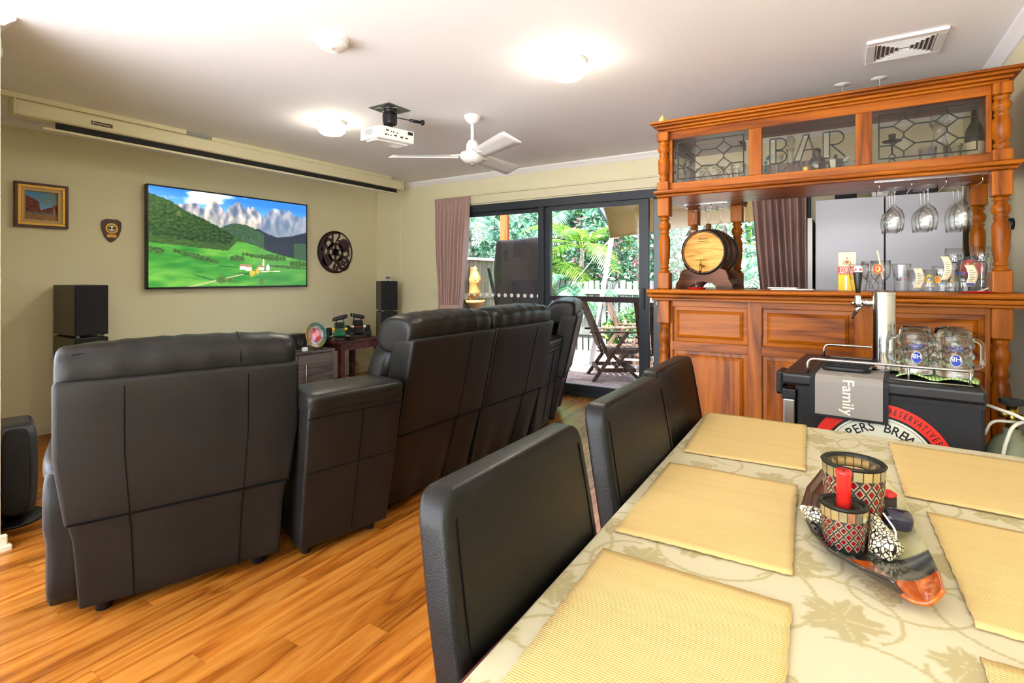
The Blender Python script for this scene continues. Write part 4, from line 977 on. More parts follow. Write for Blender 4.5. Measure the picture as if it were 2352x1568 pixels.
# runner cloth over the lid
rn = thing('runner_mat', 'grey felt runner with a black border and the word Family hanging over the keg fridge', 'runner', (-.214, 2.305, 0), KA)
def drape(x0, x1, y1, zb, off):
    prof = [(y1, KZ + off), (.3, KZ + off), (.03, KZ + off), (.004, KZ + off), (-.010 - off, KZ - .004), (-.013 - off, KZ - .02), (-.013 - off, zb)]
    return lambda u, v: ((x0 + (x1 - x0) * u), *(lambda k, f: tuple(prof[k][i] + (prof[min(k + 1, 6)][i] - prof[k][i]) * f for i in (0, 1)))(min(int(v * 6), 5), v * 6 - min(int(v * 6), 5)))
MB().grid(drape(.10, .343, .57, .718, .002), 6, 6).build('border', M['blackm'], rn, solid=.0025)
MB().grid(drape(.118, .327, .56, .728, .0042), 6, 6).build('grey_field', M['runner'], rn, solid=.001)
v_, f_ = text_geo('Family', .052); decal('lettering', M['cream'], rn, [(v_, f_)], lambda p: (.222 + p[1], -.0185, .800 - p[0]))
v_, f_ = text_geo('r', .05); decal('lettering', M['cream'], rn, [(v_, f_)], lambda p: (.222 + p[1], .02 - p[0] * .5, KZ + .0055))
tr = thing('drip_tray', 'black slotted drip tray on the grey runner', 'drip tray', (-.214, 2.305, KZ + .0065), KA)
tb_ = MB().sbox((.205, .24, .008), (.082, .135, .0085), 9, 8).build('tray', M['black'], tr, True)
for i in range(7): MB().box(.135 + i * .0225, .140 + i * .0225, .115, .365, .0165, .020).build('slat', M['blackm'], tr)
for i in range(10): MB().box(.130, .28, .118 + i * .0265, .1215 + i * .0265, .0165, .0205).build('slat', M['blackm'], tr)
# beer tower
tw = thing('beer_tower', 'chrome beer tower with a black tap handle standing on the keg fridge', 'beer tap', (.127, 2.545, KZ + .0055), KA)
MB().lathe([(.0005, 0), (.058, 0), (.058, .008), (.046, .014), (.0405, .02), (.0405, .296), (.042, .297), (.042, .306), (.0005, .307)], 28, cap=False).build('column', M['chrome'], tw, True, auto=True)
fc = MB().cyl((-.036, 0, .262), (-.075, 0, .262), .013, 16).lathe([(.015, 0), (.015, .01)], 16, Matrix.Translation((-.05, 0, .262)) @ Matrix.Rotation(R(-90), 4, 'Y')).lathe([(.0005, -.018), (.014, -.018), (.016, 0), (.012, .022), (.012, .03), (.0005, .03)], 14, Matrix.Translation((-.085, 0, .262)), cap=False).cyl((-.075, 0, .258), (-.098, 0, .215), .011, 12, .007).cyl((-.088, 0, .262), (-.108, 0, .258), .008, 10).build('faucet', M['chrome'], tw, True)
MB().cyl((-.0985, 0, .214), (-.104, 0, .196), .0065, 10, .004).build('spout_tip', M['black'], fc, True)
MB().lathe([(.0005, .292), (.008, .292), (.010, .315), (.0105, .318), (.0165, .372), (.016, .376), (.0005, .377)], 16, Matrix.Translation((-.085, 0, .01)), cap=False).build('tap_handle', M['black'], tw, True)
# upturned glass mugs on a tea towel
tt = MB()
def tf(u, v):
    x = .362 + .225 * u; y = .115 + .36 * v; return (x + .01 * sin(v * 9), y + .012 * sin(u * 8 + 1) - .05 * (u > .25) * (v < .2) * u, KZ + .004 + .006 * abs(sin(u * 7 + v * 5)) + (.010 if v < .12 else 0) * abs(sin(u * 6)))
tw_ = MB().grid(tf, 28, 28).build('tea_towel', M['towel'], None, True, solid=.003); tw_.location = (-.214, 2.305, 0); tw_.rotation_euler = (0, 0, KA); tag(tw_, 'crumpled green and white checked tea towel under the upturned mugs', 'towel')
mp = [(.050, 0), (.052, .004), (.0525, .02), (.050, .03), (.0525, .05), (.0495, .062), (.0525, .08), (.0495, .094), (.052, .112), (.0505, .14), (.047, .158), (.040, .165)]
def stein(label, lx, ly, hang, logo=True):
    c, s_ = cos(KA), sin(KA); X = -.214 + lx * c - ly * s_; Y = 2.305 + lx * s_ + ly * c
    t = thing('glass_stein', label, 'beer mug', (X, Y, KZ + .0165), 0, 'upturned glass beer mugs on the tea towel')
    MB().lathe([(.047, 0)] + mp + [(.0005, .166)], 26, cap=False).build('glass_body', M['thick'], t, True)
    MB().lathe([(.046, .002), (.045, .13), (.0005, .14)], 24, cap=False).build('inner_wall', M['glass'], t, True)
    mb = MB()
    for k in range(3):
        for i in range(9):
            a = 2 * pi * (i + .5 * (k % 2)) / 9
            if logo and abs((a - toward((X, Y)) + pi) % (2 * pi) - pi) < .6: continue
            mb.sbox((.0515 * cos(a), .0515 * sin(a), .04 + .036 * k), (.006, .006, .013), 2, 4)
    o = mb.build('dimple_pattern', M['thick'], t, True); o['kind'] = 'stuff'
    h = hang; MB().tube(rr([(.048 * cos(h), .048 * sin(h), .03), (.088 * cos(h), .088 * sin(h), .035), (.088 * cos(h), .088 * sin(h), .125), (.046 * cos(h), .046 * sin(h), .135)], .025), .008, 8).build('handle', M['thick'], t, True)
    if logo:
        ang = toward((X, Y)) + .1
        l = decal('oval_badge', M['cream'], t, [disc_geo(.0165, 24, .021, (0, .062))], cyl_map(.0535, ang)); decal('oval_badge_blue', M['blueink'], t, [disc_geo(.0150, 24, .0195, (0, .062))], cyl_map(.0539, ang))
        v_, f_ = text_geo('HB', .022); decal('badge_letters', M['cream'], t, [([(-q[0], -q[1] + .068, 0) for q in v_], f_)], cyl_map(.0543, ang))
        v_, f_ = text_geo('HOFBRAU', .009); v2, f2 = text_geo('MUNCHEN', .009); decal('blue_lettering', M['blueink'], t, [([(-q[0], -q[1] + .098, 0) for q in v_], f_), ([(-q[0], -q[1] + .108, 0) for q in v2], f2)], cyl_map(.0538, ang))
    return t
stein('upturned glass beer mug with a blue oval badge, beside the beer tower', .420, .180, R(150)); stein('upturned beer mug with a blue oval badge on the right corner of the fridge', .531, .170, R(20))
stein('plain upturned glass beer mug in the back row, next to the tower', .425, .315, R(110), False); stein('plain upturned glass beer mug in the back row at right', .53, .325, R(90), False)
# gas bottle and regulator
gb = thing('gas_cylinder', 'grey green gas bottle with brass valve and pressure gauge beside the keg fridge', 'gas bottle', (.478, 2.42, 0))
MB().lathe([(.0005, 0), (.075, 0), (.078, .01), (.078, .60), (.070, .65), (.045, .69), (.024, .705), (.024, .725), (.0005, .726)], 26, cap=False).build('tank', M['gasb'], gb, True)
MB().cyl((0, 0, .72), (0, 0, .80), .016, 12).cyl((0, 0, .765), (.05, -.01, .765), .012, 10).cyl((0, 0, .77), (-.035, 0, .772), .012, 10).build('valve', M['brass'], gb, True)
MB().lathe([(.0005, .80), (.010, .80), (.034, .808), (.036, .816), (.034, .824), (.010, .822), (.0005, .826)], 12, cap=False).build('hand_wheel', M['blackm'], gb)
ga = MB().lathe([(.0005, 0), (.031, 0), (.031, .022), (.0005, .022)], 24, Matrix.Translation((.07, -.035, .795)) @ Matrix.Rotation(R(75), 4, 'X'), cap=False).build('gauge_body', M['black'], gb, True, auto=True)
gm = Matrix.Translation((.07, -.0575, .801)) @ Matrix.Rotation(R(75), 4, 'X')
MB().lathe([(.0005, 0), (.027, 0), (.029, .002), (.031, 0)], 24, gm, cap=False).build('gauge_face', M['cream'], ga); MB().box(-.018, .006, -.0012, .0012, .0012, .0022, gm).build('gauge_needle', M['ink'], ga); MB().lathe([(.0215, .0014), (.024, .0014)], 12, gm, False, -.9, 1.0).build('gauge_red_arc', M['redd'], ga)
MB().cyl((.05, -.012, .765), (.085, -.05, .735), .028, 16).build('regulator', M['black'], gb, True)
MB().tube(rr([(-.07, -.02, .80), (.02, -.06, .775), (.07, -.085, .72), (.10, -.09, .62), (.06, -.09, .45)], .06), .006, 8).build('hose', M['hose'], gb, True); MB().tube(rr([(.04, -.03, .765), (-.01, -.06, .75), (-.04, -.08, .66), (-.035, -.085, .45)], .06), .006, 8).build('hose', M['hose'], gb, True); MB().tube(rr([(-.075, -.03, .70), (-.06, -.035, .752), (.02, -.02, .752)], .03), .005, 8).build('hose', M['hose'], gb, True)
# ------------------------------------------------------------------ table centrepiece
bo = thing('glass_boat_dish', 'boat shaped fused glass dish of brown, black and orange on the tablecloth', 'dish', (.012, 1.2, .7545))
LE = [(-.062, .245), (-.085, .12), (-.090, 0), (-.066, -.09), (-.036, -.158), (.012, -.205), (.048, -.236)]
RE = [(.055, .262), (.090, .175), (.098, .06), (.102, -.03), (.108, -.10), (.110, -.175), (.106, -.240)]
def lerp_list(L_, s_):
    k = min(int(s_ * (len(L_) - 1)), len(L_) - 2); f = s_ * (len(L_) - 1) - k; f = f * f * (3 - 2 * f) * .3 + f * .7
    return Vector(L_[k]).lerp(Vector(L_[k + 1]), f)
def boat(u, v):
    a = lerp_list(LE, v); b = lerp_list(RE, v); p = a.lerp(b, u); e = abs(u - .48) * 2
    e2 = max(0, (e - .35) / .65)
    z = .003 + .020 * e2 ** 1.8 + .016 * max(0, abs(v - .45) - .18) ** 1.6 * 4 * (.5 + .5 * e) + (.0012 * sin(u * 60) if (v < .35 and u < .45) else 0)
    return (p.x, p.y, z)
def boatcol(u, v):
    n0 = nz(u * 9, v * 9, 3.0)
    if v < .34 and u < .45: return mixc((86, 50, 36), (58, 32, 24), .5 + .5 * sin(u * 75 + 10 * v))
    if v < .42 and u < .5 and v - u * .10 > .30: return (176, 164, 120) if n0 < .35 else (60, 54, 40)
    if v < .62 and u > .60: return mixc((176, 170, 118), (206, 200, 160), .5 + n0)
    if v > .60 and u > .42 + (v - .6) * .2 and v < .80: return mixc((44, 42, 38), (96, 96, 84), .5 + .5 * sin(v * 70 + u * 6))
    if v > .80 and u > .30: return mixc((214, 106, 16), (168, 66, 8), .5 + n0)
    if v > .70 and u > .34 and u <= .50: return mixc((150, 116, 92), (110, 84, 72), .5 + n0)
    if v > .66 and u > .18: return mixc((196, 92, 18), (150, 62, 10), .5 + n0)
    if .1 < u < .3 and .42 < v < .66: return mixc((98, 116, 116), (60, 72, 76), .5 + n0)
    return mixc((24, 22, 20), (58, 50, 42), .5 + nz(u * 30, v * 30))
mb = MB(); cols = []; NU, NV = 36, 56
for j in range(NV + 1):
    for i in range(NU + 1):
        mb.v.append(boat(i / NU, j / NV)); cols.append(tuple(lin(q) for q in boatcol(i / NU, j / NV)) + (1,))
mb.f = [(j * (NU + 1) + i, j * (NU + 1) + i + 1, (j + 1) * (NU + 1) + i + 1, (j + 1) * (NU + 1) + i) for j in range(NV) for i in range(NU)]; mb.c = cols
o = mb.build('dish_shell', M['artgl'], bo, True, solid=.005)
v_, f_ = text_geo('WORONORA', .013, spacing=.9)
# mosaic holders: glass cup with small red tiles set in silver borders
TILE = plain('ruby_tile', rgb(120, 14, 20), .12); TSIL = plain('silver_tile_edge', rgb(206, 196, 168), .25, .6); GROUT = plain('dark_grout', rgb(48, 42, 36), .8); MIR = plain('mirror_tile', rgb(206, 198, 168), .12, .9)
def holder(label, loc, r0, r1, h_, rows, n_):
    t = thing('mosaic_candle_holder', label, 'candle holder', loc, 0, 'red mosaic candle holders in the glass dish')
    MB().lathe([(.0005, 0), (r0, 0), (r1, h_), (r1 - .004, h_), (r0 - .004, .005), (.0005, .005)], 28, cap=False).build('cup', GROUT, t, True)
    MB().lathe([(r1 + .001, h_ - .003), (r1 + .003, h_), (r1, h_ + .003), (r1 - .004, h_ + .002), (r1 - .005, h_ - .003)], 28, cap=False).build('rim', M['lead'], t, True)
    MB().lathe([(r0 - .0045, .012), (r1 - .0048, h_ - .022)], 24, cap=False).build('red_lining', TILE, t, True)
    zt = h_ - .024
    tl = MB(); sl = MB()
    def P2(a, z, d): rr_ = r0 + (r1 - r0) * z / h_ + d; return (rr_ * cos(a), rr_ * sin(a), z)
    for k in range(rows):
        for i in range(n_):
            a = 2 * pi * (i + .5 * (k % 2)) / n_; zc = .008 + (zt - .006) * (k + .5) / rows; da = pi / n_ * .86; dz = (zt - .006) / rows * .78
            for (B_, q, d) in ((sl, 1.0, .0008), (tl, .66, .0016)):
                B_.add([P2(a - da * q, zc, d), P2(a, zc - dz * q, d), P2(a + da * q, zc, d), P2(a, zc + dz * q, d)], [(0, 1, 2, 3)])
    o = sl.build('silver_tile_edges', TSIL, t); o['kind'] = 'stuff'; o = tl.build('red_tiles', TILE, t); o['kind'] = 'stuff'
    for i in range(n_ + 4):
        a0 = 2 * pi * i / (n_ + 4); a1 = 2 * pi * (i + .9) / (n_ + 4); z0, z1 = h_ - .021, h_ - .004
        MB().add([P2(a0, z0, .0012), P2(a1, z0, .0012), P2(a1, z1, .0012), P2(a0, z1, .0012), P2(a0, z0, -.0056), P2(a1, z0, -.0056), P2(a1, z1, -.0056), P2(a0, z1, -.0056)], [(0, 1, 2, 3), (4, 5, 6, 7)]).build('mirror_tile', MIR, t)
    return t
zb = .762
holder('large red and silver mosaic candle holder with a cream candle inside', (.012, 1.185, zb), .044, .051, .128, 7, 16)
holder('small red and silver mosaic candle holder in front of the large one', (-.003, 1.098, zb), .030, .036, .078, 5, 14)
c_ = thing('cream_candle', 'round cream candle inside the large mosaic holder', 'candle', (.012, 1.185, zb + .0055)); MB().lathe([(.0005, 0), (.034, 0), (.034, .098), (.030, .104), (.0005, .102)], 22, cap=False).build('wax_body', M['wax'], c_, True); MB().cyl((0, 0, .10), (.001, 0, .112), .0012, 6).build('wick', M['ink'], c_)
c_ = thing('red_candle', 'slim red candle with a flared top in the small mosaic holder', 'candle', (-.003, 1.098, zb + .0055)); MB().lathe([(.0005, 0), (.0115, 0), (.0115, .12), (.0135, .126), (.0125, .131), (.0005, .128)], 16, cap=False).build('wax_body', M['redwax'], c_, True); MB().cyl((0, 0, .128), (0, 0, .134), .001, 6).build('wick', M['ink'], c_)
sh_ = thing('cone_shell', 'cone shell with a black and white net pattern in the glass dish', 'shell', (.052, 1.115, zb + .028), R(20))
n = N('netted_shell'); vo = n.new('TexVoronoi', Scale=165.0, feature='DISTANCE_TO_EDGE'); n.link(n.coords((1, 1, .7)), vo.inputs['Vector']); n.link(n.ramp(vo.outputs[0], [(.08, rgb(34, 26, 20)), (.14, rgb(236, 224, 190))]), n.b.inputs['Base Color']); n.b.inputs['Roughness'].default_value = .3
smx = Matrix.Rotation(R(130), 4, 'X')
MB().lathe([(.0005, -.040), (.006, -.037), (.017, -.005), (.0255, .018), (.0265, .025), (.020, .032), (.010, .038), (.0005, .043)], 22, smx, cap=False).build('shell_body', n.m, sh_, True)
MB().tube([tuple(smx @ Vector((.004 + .016 * (1 - abs(i / 6 - .6)), .014, -.034 + .05 * i / 6))) for i in range(7)], .0016, 6).build('lip', M['cream'], sh_, True)
sh2 = thing('spotted_shell', 'small spotted shell behind the mosaic holders at left', 'shell', (-.050, 1.165, zb + .020), R(60)); MB().sbox((0, 0, 0), (.016, .024, .014), 2.2, 8).build('shell_body', n.m, sh2, True); MB().sbox((0, .02, .004), (.006, .010, .006), 2, 5).build('spire', M['cream'], sh2, True)
gp = MB().sbox((0, 0, 0), (.024, .018, .015), 4.5, 8, lambda x, y, z: (x + .003 * sin(y * 90), y, z)).build('glass_pebble', plain('navy_glass', rgb(26, 26, 52), .08, coat=.5), None, True); gp.location = (.080, 1.185, .797); gp.rotation_euler = (.2, .1, .3); tag(gp, 'chunky dark blue glass block in the boat dish', 'glass block')
fl = thing('red_flower_candle', 'small red flower shaped floating candle behind the large holder', 'candle', (.066, 1.275, .790)); MB().cyl((0, 0, -.026), (0, 0, .016), .019, 16).build('holder_cup', GROUT, fl, True); MB().cyl((0, 0, .016), (0, 0, .024), .012, 12).build('flower_heart', M['redwax'], fl, True)
for i in range(6): a = i * pi / 3; MB().sbox((.011 * cos(a), .011 * sin(a), .021), (.009, .009, .005), 2.2, 5).build('petal', M['redwax'], fl, True)
MB().cyl((0, 0, .024), (0, 0, .034), .001, 6).build('wick', M['ink'], fl)
#@@WALL
# ------------------------------------------------------------------ television and wall pieces
TVX = -5.255
tv = thing('television', 'large flat television on the wall showing a green alpine valley', 'television', (TVX, 3.012, 1.13))
TW, TH = 1.65, .945
MB().box(-.045, .0, -TW / 2, TW / 2, 0, TH).build('casing', M['black'], tv, bevel=.004)
MB().box(-.075, -.045, -.25, .25, .3, .65).build('wall_bracket', M['blackm'], tv)
for (a, b, c, d) in ((-TW / 2, TW / 2, 0, .018), (-TW / 2, TW / 2, TH - .014, TH), (-TW / 2, -TW / 2 + .014, 0, TH), (TW / 2 - .014, TW / 2, 0, TH)): MB().box(0, .004, a, b, c, d).build('bezel', M['black'], tv, bevel=.001)
def tvfn(u, v):
    def spike(c, w_, h_): return max(0, h_ * (1 - abs(u - c) / w_))
    def pl(pts):
        for (a_, p), (b_, q) in zip(pts, pts[1:]):
            if a_ <= u <= b_: return p + (q - p) * (u - a_) / (b_ - a_)
        return pts[-1][1]
    ridge = pl([(0, .80), (.2, .86), (.25, .88), (.29, .82), (.31, .86), (.335, .94), (.36, .93), (.40, .86), (.42, .80), (.45, .88), (.47, .89), (.49, .945), (.52, .93), (.545, .86), (.565, .92), (.585, .87), (.60, .91), (.64, .86), (.67, .79), (.70, .84), (.71, .85), (.73, .91), (.75, .89), (.765, .86), (.78, .92), (.79, .89), (.815, .93), (.83, .93), (.84, .88), (.86, .92), (.89, .88), (.905, .84), (.93, .87), (.96, .83), (.98, .86), (1, .86)]) + .012 * fbm(u * 40, 1.0)
    hill = pl([(0, .93), (.11, .875), (.2, .78), (.28, .73), (.37, .66), (.47, .57), (.54, .51), (.60, .44), (1, .30)]) + .012 * nz(u * 60, 2.0) + .008 * nz(u * 130, 5)
    dome = .70 - 3.2 * (u - .5) ** 2 * (1 if u > .5 else 1.8) + .008 * nz(u * 90, 3)
    dark = pl([(0, .3), (.5, .42), (.58, .64), (.64, .66), (.72, .60), (.78, .575), (.88, .60), (1, .66)]) + .006 * nz(u * 70, 7)
    low = pl([(0, .445), (.25, .41), (.44, .39), (.5, .50), (.56, .49), (.66, .44), (.72, .40), (.80, .36), (1, .30)]) + .006 * nz(u * 50, 8)
    g = fbm(u * 7, v * 16, 4, 2); g2 = nz(u * 75, v * 60); tree = fbm(u * 55, v * 48, 3)
    if v > low:
        if v <= hill:
            c = mixc((14, 38, 24), (74, 110, 44), .45 + 1.0 * tree + .5 * (v - .6) - .3 * u)
            if nz(u * 16, v * 20, 5) > .55: c = mixc(c, (150, 136, 90), .4)
            if v < low + .07: c = mixc(c, (80, 116, 46), .35)
            return c
        if v <= dome and .38 < u < .68: return mixc((26, 52, 44), (74, 104, 66), .5 + tree)
        if v <= dark and u > .5: return mixc((26, 34, 46), (46, 56, 66), .5 + g2) if not (u > .9 and v < .52) else mixc((40, 62, 50), (66, 92, 66), .5 + tree)
        if v <= ridge:
            k = fbm(u * 34 + v * 6, v * 9 - u * 8, 4); st_ = nz(u * 30 - v * 5, v * 5)
            c = mixc((84, 98, 122), (238, 216, 196), .44 + .9 * k + .8 * st_ + .12 * sin(u * 90 + v * 14))
            if v < ridge - .16: c = mixc(c, (120, 130, 120), .4)
            if u > .66: c = mixc(c, (96, 116, 150), .5)
            return c
        sky_ = mixc((130, 190, 246), (46, 118, 222), (v - .75) * 4 + .35 * u)
        cl = fbm(u * 4.5 + 3, v * 8, 5) + .55 * math.exp(-((u - .33) / .13) ** 2 - ((v - .98) / .06) ** 2) + .35 * math.exp(-((u - .22) / .06) ** 2 - ((v - .86) / .06) ** 2) + .3 * math.exp(-((u - .56) / .04) ** 2 - ((v - .985) / .03) ** 2) - .1
        return mixc(sky_, (240, 242, 248), (cl - .06) * 4)
    c = mixc((30, 112, 36), (104, 164, 62), .5 + g + .25 * sin(u * 5 + v * 13))
    if u > .62: c = mixc(c, (70, 120, 70), .35)
    def row(cu, cv, au, av, sl=0.0): return abs(u - cu) < au and abs(v - cv + sl * (u - cu)) < av * (1 - .45 * abs(u - cu) / au) * (.75 + .6 * nz(u * 70, 3))
    if row(.255, .315, .13, .042, .45) or row(.03, .37, .05, .045, .2) or row(.50, .31, .045, .05) or row(.59, .35, .06, .03, .3) or row(.74, .33, .10, .05, .1) or row(.94, .26, .07, .05, .1) or row(.86, .22, .14, .025, .1): return mixc((18, 52, 26), (86, 122, 52), .5 + tree)
    if row(.40, .07, .030, .055) or row(.455, .065, .018, .05) or row(.66, .05, .014, .05): return mixc((40, 78, 30), (96, 124, 52), .5 + g2)
    if row(.60, .145, .018, .06) or row(.635, .17, .014, .045): return mixc((206, 176, 70), (150, 140, 50), .5 + g2)
    if row(.45, .215, .07, .008, .1) or row(.30, .095, .07, .01, .5) or row(.55, .14, .05, .012): c = (22, 84, 34)
    if abs(v - (.0 + .42 * (u - .22))) < .006 and .2 < u < .54: return (190, 172, 140)
    if abs(v - (.165 + .06 * (u - .7))) < .004 and .64 < u < .8: return (214, 204, 166)
    for (a_, b_, w_, h_) in ((.535, .215, .020, .030), (.575, .205, .020, .036), (.66, .205, .022, .026)):
        if abs(u - a_) < w_ and abs(v - b_) < h_: return (236, 222, 202) if v < b_ + h_ * .2 else (156, 116, 92)
    if abs(u - .708) < .012 and .18 < v < .25 - abs(u - .708) * 2: return (246, 242, 234)
    if abs(u - .676) < .006 * min(1, max(.2, (.34 - v) * 14)) and .2 < v < .33: return (222, 206, 180)
    return c
paint('screen_picture', TW - .028, TH - .032, 340, 192, tvfn, M['tvpic'], tv, lambda a, b: (.002, a, b + TH / 2 + .002))
pf = thing('framed_painting', 'small landscape painting of red rocks in a maroon and gilt frame', 'painting', (-5.312, 1.48, 1.797))
def frame_ring(w_, h_, bw, d0, d1, mat, name, parent):
    for (a, b, c, d) in ((-w_ / 2, w_ / 2, h_ / 2 - bw, h_ / 2), (-w_ / 2, w_ / 2, -h_ / 2, -h_ / 2 + bw), (-w_ / 2, -w_ / 2 + bw, -h_ / 2 + bw, h_ / 2 - bw), (w_ / 2 - bw, w_ / 2, -h_ / 2 + bw, h_ / 2 - bw)): MB().box(d0, d1, a, b, c, d).build(name, M[mat], parent, bevel=.002)
frame_ring(.325, .345, .018, -.016, .024, 'maroon', 'outer_frame', pf); frame_ring(.289, .309, .020, -.016, .018, 'gold', 'gilt_frame', pf); frame_ring(.249, .269, .022, -.016, .010, 'linen', 'linen_slip', pf); frame_ring(.207, .227, .005, -.016, .012, 'gold', 'gilt_slip', pf)
def rockfn(u, v):
    g = fbm(u * 14, v * 18, 4)
    l = .84 - .75 * u ** 1.6 - (0 if u < .42 else 5 * (u - .42)); r = .34 + .5 * (u - .5)
    if abs(u - (.86 + .04 * sin(v * 6))) < .03 * (1.3 - v) and v > .08: return mixc((190, 160, 140), (110, 84, 74), .5 + nz(u * 40, v * 12))
    if v > .55 and u > .35 and fbm(u * 11, v * 11, 4, 6) + .3 * (u - .5) > .12: return mixc((110, 120, 90), (150, 150, 120), .5 + g)
    if v < .20: return mixc((176, 140, 86), (120, 84, 50), .5 + 1.4 * g)
    if v < .27: return mixc((96, 112, 120), (120, 116, 100), .5 + g)
    if v < l or (u > .45 and v < r + .06 * nz(u * 12, 1)): return mixc((74, 26, 20), (150, 64, 42), .5 + 1.1 * nz(u * 8, v * 26))
    return mixc((150, 200, 226), (70, 140, 196), v)
paint('canvas', .197, .217, 60, 66, rockfn, M['art'], pf, lambda a, b: (-.004, a, b))
wp = thing('award_shield', 'small wooden shield plaque with a round crest and brass plate', 'plaque', (-5.318, 1.945, 1.638))
sp = [(-.042, .098), (.045, .098), (.07, .075), (.072, .05), (.068, .0), (.05, -.05), (.02, -.088), (.0, -.10), (-.02, -.088), (-.05, -.05), (-.068, .0), (-.072, .05), (-.07, .075)]
MB().prism(sp, -.01, .008, 'YZ').build('shield_board', M['maroon'], wp, bevel=.003)
def yz(x_, dz=0.0): return lambda p: (x_, p[0], p[1] + dz)
decal('crest_ring', M['gold'], wp, [disc_geo(.046, 28, None, (0, .018), .031)], yz(.0085)); decal('crest_blue', plain('crest_blue', rgb(60, 66, 110), .5), wp, [disc_geo(.032, 24, None, (0, .018))], yz(.0088)); decal('crest_white', M['paper'], wp, [disc_geo(.025, 24, None, (0, .018))], yz(.0092)); decal('crest_bird', M['ink'], wp, [disc_geo(.016, 14, .010, (-.010, .022)), disc_geo(.016, 14, .010, (.010, .022))], yz(.0096)); decal('crest_knot', M['cream'], wp, [disc_geo(.007, 10, .013, (0, .022))], yz(.0099))
MB().box(.008, .0095, -.034, .034, -.058, -.034).build('brass_plate', M['gold'], wp)
# cut metal cog clock
ck = thing('cog_wall_clock', 'round purple brown metal clock cut with cogs and the numbers 12, 9 and 6', 'clock', (-5.318, 4.285, 1.548))
D = (-.004, .008)
def ring(mb, c, r1, r0, n_=40, a0=0, a1=2 * pi):
    k = n_; full = abs(a1 - a0 - 2 * pi) < 1e-6; m_ = k if full else k + 1
    vs = []
    for x_ in D:
        for rr_ in (r1, r0): vs += [(x_, c[0] + rr_ * cos(a0 + (a1 - a0) * i / k), c[1] + rr_ * sin(a0 + (a1 - a0) * i / k)) for i in range(m_)]
    fs = []
    for i in range(k):
        j = (i + 1) % m_; o1, i1, o2, i2 = 0, m_, 2 * m_, 3 * m_
        fs += [(o1 + i, o1 + j, i1 + j, i1 + i), (o2 + i, o2 + j, i2 + j, i2 + i), (o1 + i, o1 + j, o2 + j, o2 + i), (i1 + i, i1 + j, i2 + j, i2 + i)]
    mb.add(vs, fs); return mb
def cog(mb, c, r, teeth, r0=0.0):
    poly = []
    for i in range(teeth * 4):
        a = 2 * pi * i / (teeth * 4); q = r if (i % 4) < 2 else r * .90; poly.append((c[0] + q * cos(a), c[1] + q * sin(a)))
    if r0: ring(mb, c, r * .92, r0, 32); [mb.prism([(c[0] + r * .88 * cos(2 * pi * (i + d) / teeth), c[1] + r * .88 * sin(2 * pi * (i + d) / teeth)) for d in (0, .5)] + [(c[0] + r * cos(2 * pi * (i + d) / teeth), c[1] + r * sin(2 * pi * (i + d) / teeth)) for d in (.45, .05)], D[0], D[1], 'YZ') for i in range(teeth)]
    else: mb.prism(poly, D[0], D[1], 'YZ')
    return mb
ring(MB(), (0, 0), .26, .248, 56).build('rim', M['iron'], ck)
cr = [(.258 * cos(a), .258 * sin(a)) for a in [R(55) + R(250) * i / 30 for i in range(31)]] + [(.045 + .235 * cos(a), .235 * sin(a)) for a in [R(296) - R(232) * i / 30 for i in range(31)]]
MB().prism(cr, *D, 'YZ').build('crescent_plate', M['iron'], ck)
def cogpart(c, r, n_, r0=0.0, spokes=0):
    mb = cog(MB(), c, r, n_, r0)
    if spokes:
        ring(mb, c, r * .34, .012, 16)
        for i in range(spokes): a = 2 * pi * i / spokes + .5; mb.bar((.002, c[0] + r * .25 * cos(a), c[1] + r * .25 * sin(a)), (.002, c[0] + r * .8 * cos(a), c[1] + r * .8 * sin(a)), .012, r * .22, (1, 0, 0))
    o = mb.build('cog', M['iron'], ck); return o
cogpart((.0, .0), .125, 22, .092, 6); cogpart((0, 0), .05, 14); cogpart((.13, .085), .085, 20); cogpart((-.125, -.10), .08, 20); cogpart((.12, -.135), .095, 22, .055, 4); cogpart((-.10, .10), .075, 16, .035)
for s_, c, sz in (('12', (.0, .185), .17), ('9', (-.185, .0), .14), ('6', (.0, -.19), .17), ('3', (.19, -.01), .13)):
    v_, f_ = text_geo(s_, sz)
    mb = MB().add([(D[1], c[0] + q[0], c[1] + q[1]) for q in v_] + [(D[0], c[0] + q[0], c[1] + q[1]) for q in v_], f_ + [tuple(i + len(v_) for i in f) for f in f_]); mb.build('numeral', M['iron'], ck)
MB().bar((.011, 0, 0), (.011, .03, -.055), .004, .008, (1, 0, 0)).bar((.011, 0, 0), (.011, -.04, .03), .004, .006, (1, 0, 0)).build('hands', M['ink'], ck)
